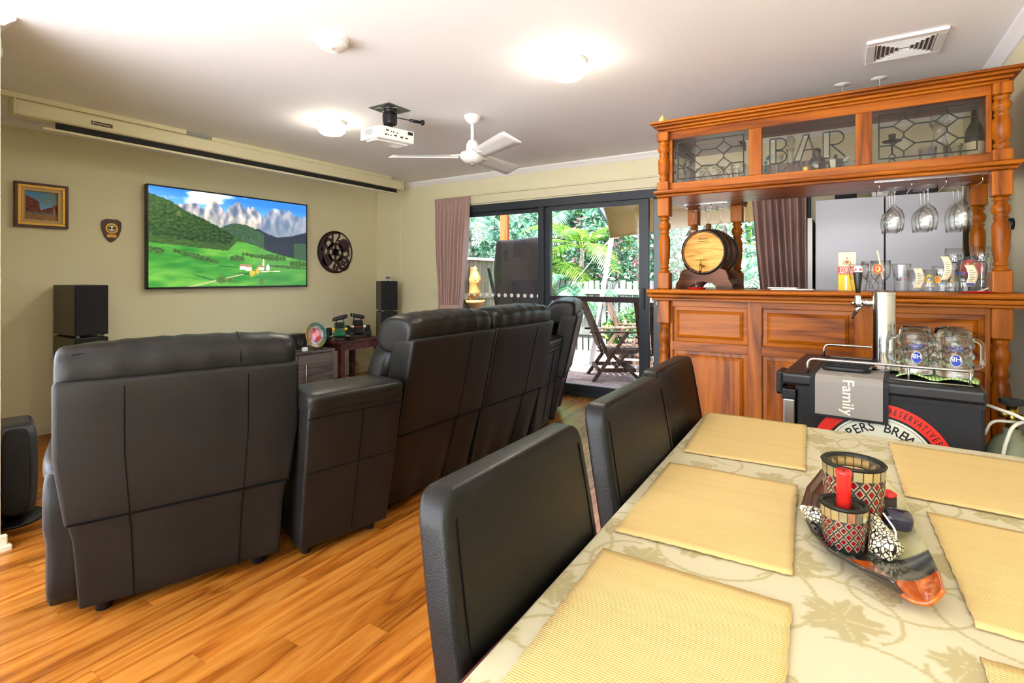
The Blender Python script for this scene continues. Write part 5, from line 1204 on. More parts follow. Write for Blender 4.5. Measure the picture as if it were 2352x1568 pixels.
# ------------------------------------------------------------------ projector screen, lamps, fan, projector
ps = thing('projector_screen', 'long cream roll up projector screen housing fixed under the ceiling', 'projector screen', (-4.6, 2.9, 2.30))
MB().box(-.055, .055, -1.765, 1.755, .0, .105).build('housing', M['screen'], ps, bevel=.018, seg=3)
for yy in (-1.775, 1.757): MB().box(-.058, .058, yy, yy + .018, -.003, .108).build('end_cap', M['screen'], ps, bevel=.012)
MB().box(-.02, .06, -1.95, -.72, .105, .1395).build('ceiling_batten', M['screen'], ps, bevel=.002); MB().box(-.03, .03, -.5, 1.6, .105, .1395).build('ceiling_batten', M['screen'], ps, bevel=.002)
MB().box(.018, .021, -1.55, 1.69, -.045, .005).build('screen_fabric', M['blackm'], ps); MB().box(.008, .032, -1.62, 1.72, -.062, -.044).build('weight_bar', M['screen'], ps, bevel=.004)
bd = MB().box(.0552, .0562, -1.36, -1.23, .03, .058).build('maker_badge', plain('bronze_badge', rgb(84, 72, 48), .4), ps); v_, f_ = text_geo('Screen Technics', .014); decal('badge_lettering', M['paper'], bd, [(v_, f_)], lambda p: (.0566, -1.29 + p[0], .044 + p[1])); decal('badge_mark', M['paper'], bd, [disc_geo(.006, 12, None, (-1.347, .044))], lambda p: (.0566, p[0], p[1]))
MB().tube([(.03, 1.74, .0), (.032, 1.742, -.5), (.03, 1.74, -1.05)], .0015, 5).build('pull_cord', M['white'], ps)
def ceil_lamp(label, x_, y_):
    t = thing('ceiling_light', label, 'ceiling light', (x_, y_, CZ), 0, 'round glowing ceiling lights')
    MB().lathe([(.0005, 0), (.106, 0), (.106, -.022), (.1, -.024), (.0005, -.024)], 32, cap=False).build('base_ring', M['whitem'], t, True, auto=True)
    MB().lathe([(.1045, -.022), (.106, -.045), (.098, -.075), (.075, -.094), (.04, -.101), (.0005, -.102)], 32, cap=False).build('opal_diffuser', M['lamp'], t, True); return t
ceil_lamp('round glowing ceiling light nearest the bar', -1.305, 2.62); ceil_lamp('round glowing ceiling light near the television wall', -3.356, 2.67)
sm = thing('smoke_alarm', 'white domed smoke alarm on the ceiling', 'smoke alarm', (-2.184, 1.743, CZ)); MB().lathe([(.0005, 0), (.078, 0), (.078, -.018), (.073, -.021)], 30, cap=False).build('base_plate', M['white'], sm, True, auto=True); MB().lathe([(.074, -.022), (.075, -.03), (.062, -.047), (.03, -.055), (.0005, -.056)], 30, cap=False).build('dome', M['white'], sm, True); MB().cyl((.02, -.02, -.053), (.02, -.02, -.058), .012, 14).build('test_button', M['white'], sm, True)
cf = thing('ceiling_fan', 'white three blade ceiling fan with clear blades', 'ceiling fan', (-2.345, 3.132, CZ))
MB().lathe([(.0005, 0), (.062, 0), (.060, -.015), (.045, -.04), (.03, -.058), (.0005, -.06)], 24, cap=False).build('canopy', M['white'], cf, True); MB().cyl((0, 0, -.05), (0, 0, -.20), .0125, 12).build('down_rod', M['white'], cf, True)
MB().lathe([(.0005, -.18), (.03, -.185), (.045, -.215), (.048, -.265), (.0005, -.27)], 22, cap=False).build('motor_collar', M['white'], cf, True)
MB().lathe([(.03, -.268), (.085, -.276), (.093, -.295), (.091, -.315), (.06, -.345), (.03, -.353), (.0005, -.354)], 28, cap=False).build('motor_housing', M['white'], cf, True); MB().cyl((0, 0, -.352), (0, 0, -.368), .012, 12).build('finial', M['chrome'], cf, True)
for k in range(3):
    a = R(212 + 120 * k); m_ = Matrix.Rotation(a, 4, 'Z')
    def bf(u, v): xx = .10 + .51 * u; ww = (.048 + .030 * u); return tuple(m_ @ Vector((xx, (v - .5) * 2 * ww * (1 if u < .97 else .85), -.30 - (v - .5) * .05)))
    bl_ = MB().grid(bf, 12, 3).build('blade', M['blade'], cf, True, solid=.005); MB().bar(m_ @ Vector((.07, 0, -.295)), m_ @ Vector((.16, 0, -.30)), .05, .008).build('blade_iron', M['white'], bl_)
pj = thing('projector', 'white projector hanging from a black ceiling mount', 'projector', (-2.745, 2.685, CZ), 0)
pt = MB().box(-.10, .10, -.105, .105, -.006, 0).build('mount_plate', M['slate'], pj)
for i in range(6):
    for j in range(3): MB().box(-.08 + i * .012 + j * .05, -.075 + i * .012 + j * .05, -.08 + j * .03, -.068 + j * .03, -.007, -.0058).build('plate_slot', M['white'], pt)
MB().cyl((0, 0, -.004), (0, 0, -.03), .05, 16).build('mount_flange', M['black'], pj, True); MB().sbox((.0, .0, -.072), (.042, .042, .05), 5, 8).build('mount_knuckle', M['black'], pj, True); MB().cyl((0, 0, -.11), (0, 0, -.145), .022, 14).build('mount_neck', M['black'], pj, True)
MB().tube([(.03, .02, -.06), (.08, .12, -.065)], .004, 6).build('mic_stalk', M['black'], pj, True); MB().cyl((.08, .12, -.065), (.115, .19, -.067), .011, 10).sbox((.123, .207, -.067), (.015, .015, .02), 2.5, 6).build('mic_head', M['black'], pj, True)
pm_ = Matrix.Rotation(R(-14), 4, 'Z') @ Matrix.Rotation(R(5), 4, 'Y')
pb_ = MB().box(-.16, .11, -.135, .145, -.235, -.148, pm_).build('case', M['white'], pj, bevel=.006)
MB().box(-.10, .05, -.12, .13, -.245, -.233, pm_).build('base_cover', M['white'], pb_, bevel=.004)
for i, (yy, zz, ww, hh) in enumerate(((-.085, -.175, .022, .008), (-.045, -.18, .008, .008), (-.028, -.18, .008, .008), (.0, -.182, .008, .008), (-.09, -.205, .012, .010), (-.07, -.205, .008, .009), (-.05, -.206, .010, .007), (-.02, -.202, .022, .009), (.03, -.205, .022, .009), (.07, -.206, .022, .009), (.09, -.168, .04, .022))): MB().box(.109, .1115, yy, yy + ww, zz - hh / 2, zz + hh / 2, pm_).build('port', M['blackm'], pb_)
for i in range(7): MB().box(-.10 + i * .016, -.094 + i * .016, -.1365, -.134, -.205, -.165, pm_).build('vent_slot', M['slate'], pb_)
vt = thing('ceiling_vent', 'square white ceiling air vent with angled slats', 'air vent', (.256, 3.39, CZ), 0)
frame_v = [(-.165, .165, -.165, -.125), (-.165, .165, .125, .165), (-.165, -.125, -.125, .125), (.125, .165, -.125, .125)]
for (a, b, c, d) in frame_v: MB().box(a, b, c, d, -.016, 0).build('vent_frame', M['white'], vt, bevel=.004)
MB().box(-.125, .125, -.125, .125, -.004, -.001).build('vent_cavity', plain('vent_dark', rgb(120, 112, 104), .8), vt)
for k in range(6):
    q = .118 - .019 * k
    for sx in (-1, 1): MB().bar((sx * q, -q, -.009), (sx * q, q, -.009), .004, .014).build('vent_slat', M['white'], vt); MB().bar((-q, sx * q, -.009), (q, sx * q, -.009), .004, .014).build('vent_slat', M['white'], vt)
for i, xx in enumerate((-.017, .172)):
    t = thing('ceiling_hook', 'small clear disc hook on the ceiling %s above the bar' % ('at left', 'at right')[i], 'hook', (xx, 3.862, CZ)); MB().lathe([(.0005, 0), (.045, 0), (.044, -.003), (.01, -.006), (.0005, -.012)], 20, cap=False).build('disc', M['white'], t, True); MB().cyl((0, 0, -.01), (0, 0, -.12), .0012, 6).build('thread', M['white'], t)
pir = thing('motion_sensor', 'white motion sensor high on the stub wall by the ceiling', 'sensor', (-3.50, .758, 2.36)); MB().sbox((0, .03, -.0), (.035, .032, .055), 4, 8).build('case', M['white'], pir, True); MB().sbox((0, .055, -.02), (.026, .012, .03), 3, 6).build('lens', M['whitem'], pir, True)
# ------------------------------------------------------------------ speakers, cabinet, table
def tower(label, loc, rot, w_, d_, zt, split):
    t = thing('speaker_tower', label, 'speaker', loc, rot, 'tower speakers by the television wall')
    for (z0, z1) in ((.02, split), (split + .02, zt)):
        b = MB().box(-d_, 0, -w_ / 2, w_ / 2, z0, z1).build('cabinet', M['spkside'], t, bevel=.003); MB().box(0, .018, -w_ / 2 + .003, w_ / 2 - .003, z0 + .002, z1 - .002).build('grille', M['grille'], b, bevel=.006)
        ring_ = MB().lathe([(w_ * .36, 0), (w_ * .38, .001), (w_ * .40, 0)], 28, Matrix.Translation((.0185, 0, z1 - .16)) @ Matrix.Rotation(R(90), 4, 'Y'), cap=False).build('driver_outline', M['grille'], b, True)
    for sy in (-1, 1):
        MB().cyl((-.02, sy * (w_ / 2 - .03), split), (-.02, sy * (w_ / 2 - .03), split + .02), .012, 12).build('chrome_foot', M['chrome'], t, True); MB().cyl((-d_ + .03, sy * (w_ / 2 - .03), split), (-d_ + .03, sy * (w_ / 2 - .03), split + .02), .012, 12).build('chrome_foot', M['chrome'], t, True)
        MB().cyl((-.03, sy * (w_ / 2 - .03), 0), (-.03, sy * (w_ / 2 - .03), .022), .014, 12).build('foot', M['black'], t, True)
    return t
tower('stacked black tower speaker at left of the television', (-4.88, 1.655, 0), 0, .215, .42, 1.178, .775)
tower('stacked black tower speaker in the corner by the curtain', (-4.80, 4.685, 0), R(-30), .21, .25, 1.19, .805)
th = thing('thermometer_unit', 'small white weather display on top of the corner speaker', 'display', (-4.90, 4.76, 1.1905), R(-35)); MB().box(-.012, .012, -.04, .04, 0, .07).build('case', M['white'], th, bevel=.004); MB().box(.012, .0135, -.03, .03, .022, .06).build('lcd', plain('lcd_grey', rgb(120, 122, 106), .4), th); MB().box(.012, .0135, -.012, .012, .006, .012).build('button_row', M['blackm'], th)
cs = thing('satellite_speaker', 'slim dark curved floor speaker on an oval base by the stub wall', 'speaker', (-3.60, .895, 0), R(-12))
def cv(x, y, z): k = 1 - .08 * ((z - .28) / .22) ** 2; return (x * k, y * k, z)
MB().sbox((0, 0, .28), (.16, .085, .225), 9, 12, cv).build('shell', plain('slate_plastic', rgb(58, 62, 70), .35), cs, True); MB().sbox((.165, 0, .28), (.016, .055, .21), 6, 8, cv).build('front_grille', M['blackm'], cs, True); MB().cyl((0, 0, .012), (0, 0, .06), .05, 16).build('neck', M['black'], cs, True); MB().lathe([(.0005, 0), (.15, 0), (.145, .01), (.05, .016), (.0005, .016)], 30, Matrix.Scale(.8, 4, (0, 1, 0)), cap=False).build('oval_base', M['black'], cs, True)
cb = thing('media_cabinet', 'grey brown low media cabinet with a barred door below the television', 'cabinet', (-4.5, 2.95, 0))
MB().box(-.45, .012, -.74, .665, .475, .50).build('top_board', M['ashy'], cb, bevel=.003); MB().box(-.43, -.415, -.72, .65, .04, .475).build('back_board', M['ashy'], cb)
for yy in (-.72, -.27, .20, .63): MB().box(-.43, 0, yy, yy + .03, .0, .475).build('upright', M['ashy'], cb, bevel=.002)
MB().box(-.43, 0, -.69, .63, .04, .065).build('bottom_board', M['ashy'], cb); MB().box(-.42, -.005, -.24, .20, .245, .265).build('shelf', M['ashy'], cb)
for (a, b) in ((.235, .625), (-.685, -.275)):
    d_ = MB().box(-.01, .006, a, b, .07, .470).build('door', M['ashy'], cb, bevel=.002)
    hy = a + .07 if a > 0 else b - .07
    MB().cyl((.03, hy, .13), (.03, hy, .38), .006, 10).cyl((.004, hy, .16), (.03, hy, .16), .005, 8).cyl((.004, hy, .35), (.03, hy, .35), .005, 8).build('bar_handle', M['steel'], d_, True)
d_ = MB().box(-.01, .006, -.235, .195, .07, .24).build('drawer', M['ashy'], cb, bevel=.002); MB().cyl((.02, -.10, .17), (.02, .08, .17), .005, 8).build('drawer_handle', M['steel'], d_, True)
av = thing('set_top_box', 'small silver box on the open shelf of the media cabinet', 'media box', (-4.62, 3.03, .2655)); MB().box(-.10, .08, -.13, .10, 0, .045).build('case', M['steel'], av, bevel=.004); MB().box(.08, .082, -.08, .05, .012, .03).build('front_display', M['black'], av)
ct = thing('centre_speaker', 'long black centre speaker on the media cabinet behind the glass plate', 'speaker', (-4.72, 3.12, .5005)); MB().box(-.12, .0, -.32, .32, 0, .155).build('cabinet', M['spkside'], ct, bevel=.003); MB().box(0, .014, -.315, .315, .004, .151).build('grille', M['grille'], ct, bevel=.004); MB().lathe([(.0005, .002), (.03, .002), (.034, .006), (.036, 0)], 24, Matrix.Translation((.014, .24, .075)) @ Matrix.Rotation(R(90), 4, 'Y'), cap=False).build('tweeter', M['slate'], ct, True)
gpz = thing('art_glass_plate', 'upright round art glass plate glowing red and orange on a small stand', 'plate', (-4.58, 3.44, .5005), R(2))
pm2 = Matrix.Translation((0, 0, .145)) @ Matrix.Rotation(R(80), 4, 'Y')
mb = MB(); cols = []
for j in range(15):
    for i in range(36):
        r_ = .13 * j / 14; a = 2 * pi * i / 36; mb.v.append(tuple(pm2 @ Vector((r_ * cos(a), r_ * sin(a), .018 * (r_ / .13) ** 2))))
        n0 = nz(r_ * 60 * cos(a), r_ * 60 * sin(a), 2); k = r_ / .13 + .12 * n0
        c = mixc((250, 120, 20), (214, 50, 40), k * 3) if k < .33 else mixc((206, 56, 66), (150, 110, 130), (k - .33) * 3) if k < .62 else mixc((196, 206, 210), (150, 110, 30), (k - .62) * 8) if k < .70 else mixc((176, 120, 20), (50, 110, 100), .5 + .5 * sin(a - .6) + n0 * .4)
        cols.append(tuple(lin(max(0, min(255, q))) for q in c) + (1,))
mb.f = [(j * 36 + i, j * 36 + (i + 1) % 36, (j + 1) * 36 + (i + 1) % 36, (j + 1) * 36 + i) for j in range(14) for i in range(36)]; mb.c = cols
mb.build('plate', M['artgl'], gpz, True, solid=.005)
for sy in (-.05, .05): MB().tube([(.06, sy, .003), (.045, sy, .02), (.02, sy, .016), (-.05, sy * .6, .10)], .004, 6).build('stand_wire', M['black'], gpz, True)
MB().tube([(.055, -.06, .004), (.055, .06, .004)], .004, 6).build('stand_bar', M['black'], gpz, True)
sx_ = MB().sbox((0, 0, .022), (.02, .03, .022), 4, 6, lambda x, y, z: (x * (1 - 6 * max(0, z - .01) * .2), y, z)).build('white_remote_dock', M['white'], None, True); sx_.location = (-4.53, 3.28, .5005); tag(sx_, 'small white dock on the media cabinet beside the glass plate', 'dock')
st_ = thing('side_table', 'dark mahogany side table carrying two model buggies', 'side table', (-4.74, 3.965, 0))
MB().box(-.25, .25, -.305, .305, .53, .56).build('tabletop', M['mahog'], st_, bevel=.004)
for (a, b) in ((-.22, -.28), (.20, -.28), (-.22, .225), (.20, .225)): MB().box(a, a + .055, b, b + .055, 0, .53).build('leg', M['mahog'], st_, bevel=.003)
for (a, b, c, d) in ((.22, .24, -.23, .23), (-.21, -.19, -.23, .23), (-.17, .21, -.27, -.25), (-.17, .21, .25, .27)): MB().box(a, b, c, d, .455, .53).build('apron', M['mahog'], st_, bevel=.002)
def buggy(label, loc, rot, body, accent, wing_tilt):
    t = thing('model_buggy', label, 'model car', loc, rot, 'radio control buggies on the side table')
    MB().prism([(-.13, .045), (.16, .040), (.17, .055), (.09, .085), (.045, .10), (.0, .135), (-.06, .140), (-.10, .10), (-.13, .09)], -.042, .042, 'XZ').build('body_shell', M[body], t, bevel=.010)
    MB().box(-.12, .15, -.06, .06, .028, .046).build('chassis', M['black'], t, bevel=.004)
    MB().prism([(.045, .100), (.055, .104), (.004, .140), (-.004, .136)], -.034, .034, 'XZ').build('windscreen', M['blackm'], t)
    for (wx, wr, ww) in ((-.10, .045, .045), (.12, .036, .026)):
        for sy in (-1, 1):
            y0 = sy * (.075 if wr > .04 else .082)
            wh = MB().lathe([(wr * .5, -ww / 2), (wr * .92, -ww / 2), (wr, -ww * .3), (wr, ww * .3), (wr * .92, ww / 2), (wr * .5, ww / 2)], 18, Matrix.Translation((wx, y0 + sy * ww * .3, wr)) @ Matrix.Rotation(R(90), 4, 'X'), cap=False).build('tyre', M['blackm'], t, True)
            MB().lathe([(.0005, -ww * .36), (wr * .5, -ww * .42), (wr * .5, ww * .42), (.0005, ww * .36)], 14, Matrix.Translation((wx, y0 + sy * ww * .3, wr)) @ Matrix.Rotation(R(90), 4, 'X'), cap=False).build('hub', M['paper'], wh, True)
            MB().bar((wx, sy * .03, .05), (wx, y0, wr), .012, .008).build('suspension_arm', M['steel'], t)
    for sy in (-1, 1): MB().lathe([(.0005, .006), (.012, .004), (.013, 0), (.010, -.012), (.0005, -.014)], 12, Matrix.Translation((.085, sy * .05, .094)) @ Matrix.Rotation(R(80), 4, 'Y'), cap=False).build('headlamp', M[accent], t, True)
    MB().sbox((-.105, 0, .172), (.045, .062, .018), 5, 8, lambda x, y, z: (x, y, z + wing_tilt * y)).build('rear_wing', M['black'], t, True); [MB().bar((-.10, q, .12), (-.10, q, .165), .008, .008).build('wing_strut', M['black'], t) for q in (-.03, .03)]
    MB().cyl((-.04, -.045, .09), (-.04, -.045, .30), .0018, 6).build('aerial', M['steel'], t); MB().bar((.12, 0, .05), (.175, 0, .03), .07, .006).build('front_bumper', M['black'], t)
    v_, f_ = text_geo('HORNET', .018); decal('body_lettering', M['redd'], t, [(v_, f_)], lambda p: (.075 + p[1] * -.85 + .02, p[0], .098 + p[1] * .45 - .005))
    t.scale = (1.3, 1.3, 1.3); return t
buggy('green model buggy with yellow headlamps on the side table', (-4.66, 3.815, .5605), R(-40), 'green', 'yellow', .25); buggy('black model buggy with white headlamps on the side table', (-4.72, 4.12, .5605), R(-38), 'blackm', 'white', -.2)
for i, (xx, zz) in enumerate(((-4.33, 1.02),)):
    t = thing('light_switch', 'cream wall switch plate beside the left curtain', 'switch', (xx, FY - .001, zz)); MB().box(-.037, .037, -.009, 0, -.058, .058).build('plate', M['trim'], t, bevel=.003); MB().box(-.008, .008, -.013, -.009, -.012, .012).build('rocker', M['white'], t, bevel=.002)
# ------------------------------------------------------------------ curtains
def curtain(label, xl0, xr0, xl1, xr1, xl2, xr2, z_top, z_tie, folds, seed, tie=True):
    t = thing('curtain', label, 'curtain', ((xl0 + xr0) / 2, 4.895, 0)); cx_ = (xl0 + xr0) / 2
    def f(u, v):
        z = .02 + (z_top - .02) * v
        if z > z_tie: k = (z - z_tie) / (z_top - z_tie); k = k ** .62; l = xl1 + (xl0 - xl1) * k; r = xr1 + (xr0 - xr1) * k
        else: k = (z_tie - z) / z_tie; k = k ** .7; l = xl1 + (xl2 - xl1) * k; r = xr1 + (xr2 - xr1) * k
        d = .042 * (.55 + .45 * min(1, (z_top - z) * 2)) * (1 if z < z_top - .10 else .8)
        w_ = u + .012 * sin(v * 5 + seed + u * 9)
        y = d * sin(w_ * folds * 2 * pi) + .012 * sin(w_ * folds * 4.6 + seed + 3 * v)
        if z > z_top - .10: y = .022 * (abs(sin(w_ * folds * pi * 1.5)) ** 3 * 2 - 1) * .8
        return (l + (r - l) * u - cx_, y, z)
    MB().grid(f, int(folds * 14), 40).build('cloth', M['curtain'], t, True, solid=.003)
    if tie:
        cxm = (xl1 + xr1) / 2 - cx_; hw_ = (xr1 - xl1) / 2 + .006
        MB().lathe([(1, -.05), (1.0, .05)], 30, Matrix.Translation((cxm, 0, z_tie)) @ Matrix.Diagonal((hw_, .062, 1, 1)), cap=False).build('tie_band', M['curtain'], t, True, solid=.006)
    return t
curtain('mauve pleated curtain tied back at the left of the glass door', -4.225, -3.715, -4.165, -3.83, -4.24, -3.78, 2.185, .86, 9, 1)
curtain('mauve pleated curtain hanging behind the bar at right of the glass door', -.70, -.27, -.56, -.25, -.60, -.25, 2.185, .86, 8, 4)
# ------------------------------------------------------------------ fridge behind the bar
fr_ = thing('refrigerator', 'pale grey double door refrigerator behind the bar', 'refrigerator', (.22, 4.27, 0))
MB().box(-.395, .395, .045, .60, .02, 1.765).build('cabinet', M['fridged'], fr_, bevel=.004)
for (a, b) in ((-.40, -.004), (.004, .398)):
    dd = MB().box(a, b, 0, .042, .05, 1.78).build('door', M['fridge'], fr_, bevel=.004); MB().box(b - .03 if a < 0 else a + .01, b - .01 if a < 0 else a + .03, -.004, .002, .30, 1.0).build('grip', M['fridged'], dd)
MB().box(-.39, .39, .05, .59, 0, .03).build('plinth', M['black'], fr_)
wbn = thing('white_board', 'narrow white board edge standing left of the refrigerator', 'board', (-.215, 4.30, 0)); MB().box(-.014, .014, 0, .55, 0, 1.66).build('panel', M['whitem'], wbn, bevel=.002); MB().box(-.015, .015, -.002, 0, 0, 1.66).build('edge_strip', M['white'], wbn)
for i, (xx, ww, hh, mt, nm, lb, ct_) in enumerate(((.0, .13, .20, 'blackm', 'speaker_box', 'black speaker box on top of the refrigerator at left', 'speaker'), (.20, .10, .22, 'white', 'storage_jar', 'white storage jar on top of the refrigerator', 'jar'), (.40, .22, .18, 'black', 'microwave', 'black appliance on top of the refrigerator at right', 'appliance'))):
    t = thing(nm, lb, ct_, (xx, 4.50, 1.7805)); MB().box(-ww / 2, ww / 2, -.12, .12, 0, hh).build('case', M[mt], t, bevel=.01); MB().box(-ww * .35, ww * .35, -.124, -.12, hh * .3, hh * .75).build('front_panel', M['slate'] if mt != 'white' else M['paper'], t)
kb = thing('wall_fitting', 'black round fitting on the right wall behind the bar post', 'fitting', (RX, 3.62, 1.51)); MB().lathe([(.0005, 0), (.03, 0), (.03, .02), (.0005, .02)], 20, Matrix.Rotation(R(-90), 4, 'Y'), cap=False).build('base', M['black'], kb, True); MB().sbox((-.045, 0, 0), (.03, .03, .03), 2.2, 8).build('ball', M['black'], kb, True)
#@@OUT
# ------------------------------------------------------------------ patio and garden
GZ = -.10
struct('patio_base', MB().box(-9, 6, FY + .12, 9.0, GZ - .3, GZ - .012), M['pavebase'])
struct('garden_bed', MB().box(-12, 8, 8.4, 22, GZ - .3, GZ - .02), M['soil'])
added_sun_eave = MB().box(-7, 4, FY + .12, FY + .55, 2.42, 2.52); struct('added_sun_eave', added_sun_eave, M['whitem'])  # unseen overhang, added to block the sun near the door
pv = bpy.data.objects.new('brick_paving', None); COL.objects.link(pv); pv['kind'] = 'structure'; pv.location = (0, 0, GZ)
pvm = [MB().box(0, .232, 0, .112, -.04, 0).mesh('paver', plain('paver_%d' % i, c, .85, noise=.15, nscale=18)) for i, c in enumerate((rgb(156, 134, 128), rgb(142, 118, 112), rgb(164, 146, 142)))]
r_ = random.Random(3); k = 0
for j in range(28):
    y = 5.12 + j * .117; x = -3.42 + (.118 if j % 2 else 0)
    while x < -1.5:
        o = bpy.data.objects.new('paver', pvm[r_.randrange(3)]); COL.objects.link(o); o.parent = pv; o.location = (x, y, r_.uniform(-.002, .002)); x += .237
# pole and sail
def fence_thing(name, label, cat): return thing(name, label, cat)
pf_ = thing('picket_fence', 'grey weathered picket fence along the back of the patio', 'fence', (-3.0, 8.9, GZ))
pk = MB().prism([(-.045, 0), (.045, 0), (.045, 1.255), (.03, 1.27), (-.03, 1.27), (-.045, 1.255)], -.01, .01, 'XZ').mesh('picket', M['fence'])
r_ = random.Random(5)
for i in range(42):
    o = bpy.data.objects.new('picket', pk); COL.objects.link(o); o.parent = pf_; o.location = (-2.1 + i * .118, -.03, r_.uniform(-.02, .015)); o.rotation_euler = (0, r_.uniform(-.008, .008), 0)
for z_ in (.28, 1.03): MB().box(-2.2, 3.0, -.07, -.04, z_, z_ + .09).build('rail', M['fence'], pf_, bevel=.004)
sf = thing('paling_fence', 'tall weathered paling side fence behind the left curtain', 'fence', (-5.2, 7.4, GZ))
pk2 = MB().box(-.01, .01, -.05, .05, 0, 1.62).mesh('paling', M['fenceb'])
for i in range(40):
    o = bpy.data.objects.new('paling', pk2); COL.objects.link(o); o.parent = sf; o.location = (0, -2.1 + i * .102, r_.uniform(-.01, .01))
MB().box(.01, .045, -2.15, 2.0, .98, 1.07).build('rail', M['fenceb'], sf); MB().box(.01, .045, -2.15, 2.0, .3, .39).build('rail', M['fenceb'], sf); MB().box(-.05, .06, -2.15, 2.0, 1.62, 1.66).build('capping', M['whitem'], sf, bevel=.004)
po = thing('timber_post', 'square red stained timber post behind the covered barbecue', 'post', (-4.66, 7.10, GZ), R(12)); MB().box(-.06, .06, -.06, .06, 0, 3.3).build('shaft', M['post'], po, bevel=.004); MB().box(-.075, .075, -.075, .075, 0, .06).build('base_shoe', M['slate'], po, bevel=.003)
cv_ = thing('covered_barbecue', 'tall barbecue under a dark fitted weather cover on the patio', 'barbecue', (-3.60, 5.92, GZ), R(30))
def cvf(x, y, z): return (x + .012 * sin(z * 9 + y * 8), y + .014 * sin(x * 13 + z * 5), z + (.02 * sin(x * 6) if z > 1.8 else 0) + (.05 * sin(x * 7 + 1) if z < 1.0 else 0))
MB().sbox((0, 0, 1.36), (.36, .26, .475), 14, 16, cvf).build('cover', M['cover'], cv_, True)
for (a, b) in ((-.28, -.18), (.28, -.18), (-.28, .18), (.28, .18)): MB().cyl((a, b, 0), (a, b, .95), .02, 10).build('leg', M['black'], cv_, True)
MB().box(-.30, .30, -.20, .20, .25, .28).build('shelf', M['black'], cv_)
wf = thing('wall_fountain', 'golden sandstone head fountain with a shell bowl on the paling fence', 'fountain', (-5.06, 6.83, GZ), R(-30))
MB().lathe([(.0005, 1.02), (.09, 1.03), (.10, 1.10), (.075, 1.18), (.095, 1.24), (.10, 1.32), (.06, 1.40), (.035, 1.45), (.04, 1.48), (.0005, 1.52)], 18, cap=False).build('head', M['statue'], wf, True)
MB().lathe([(.0005, .80), (.06, .82), (.15, .92), (.165, .97), (.14, .96), (.05, .88), (.0005, .87)], 20, cap=False).build('shell_bowl', M['statue'], wf, True); MB().box(-.14, -.08, -.06, .06, .75, 1.5).build('back_plate', M['statue'], wf, bevel=.01); MB().cyl((-.10, 0, 0), (-.10, 0, .8), .03, 12).build('stem', M['statue'], wf, True)
for sy in (-.035, .035): MB().sbox((.085, sy, 1.29), (.012, .014, .008), 2, 5).build('eye', M['statue'], wf, True)
MB().sbox((.10, 0, 1.255), (.016, .016, .03), 2, 5).build('nose', M['statue'], wf, True)
sp_ = thing('leaning_paddle', 'black and red brown stick leaning outside the left of the glass door', 'stick', (-3.72, 5.5, GZ)); MB().cyl((.20, .12, 0), (-.0, .04, .85), .020, 10).build('shaft', M['post'], sp_, True); MB().cyl((-.0, .04, .85), (-.13, -.02, 1.45), .022, 10).build('grip', M['black'], sp_, True)
mp_ = thing('sail_mast', 'white leaning metal mast with an angled grey brace outside', 'mast', (-3.14, 7.35, GZ)); MB().cyl((-.12, 0, 0), (.20, .1, 2.10), .035, 12).build('mast', plain('white_mast', rgb(170, 176, 184), .3), mp_, True); MB().bar((.20, .1, 2.05), (-.24, -.5, 3.1), .06, .06).build('brace', M['frameg'], mp_); MB().tube([(.18, .1, 1.95), (-.55, .2, 1.2)], .005, 6).build('guy_rope', M['white'], mp_); MB().box(-.2, -.04, -.08, .08, 0, .02).build('base_plate', M['frameg'], mp_)
sl = thing('shade_sail', 'beige shade sail stretched over the patio', 'shade sail', (-1.5, 6.6, 0))
A_, B_, C_, D_ = Vector((-.93, -.55, 1.72)), Vector((-1.1, -1.35, 2.58)), Vector((2.1, -1.1, 2.52)), Vector((2.2, .2, 1.83))
def sailf(u, v):
    p = (A_.lerp(D_, u)).lerp(B_.lerp(C_, u), v); sag = sin(pi * u) * sin(pi * v) * .10; e = .10 * sin(pi * u) * (1 - v); e2 = .12 * sin(pi * v) * (1 - u)
    return (p.x + e2, p.y, p.z - sag * .5 + e)
MB().grid(sailf, 20, 12).build('canvas', M['sail'], sl, True, solid=.006); MB().tube([Vector(sailf(i / 20, 0)) for i in range(21)], .008, 6).build('hem', M['sail'], sl, True); MB().tube([Vector(sailf(0, i / 12)) for i in range(13)], .008, 6).build('hem', M['sail'], sl, True)
for (a, b) in ((A_, Vector((-1.45, .75, 1.95))), (D_, Vector((3.2, 1.4, 1.7)))): MB().tube([a, b], .004, 5).build('cord', M['white'], sl)
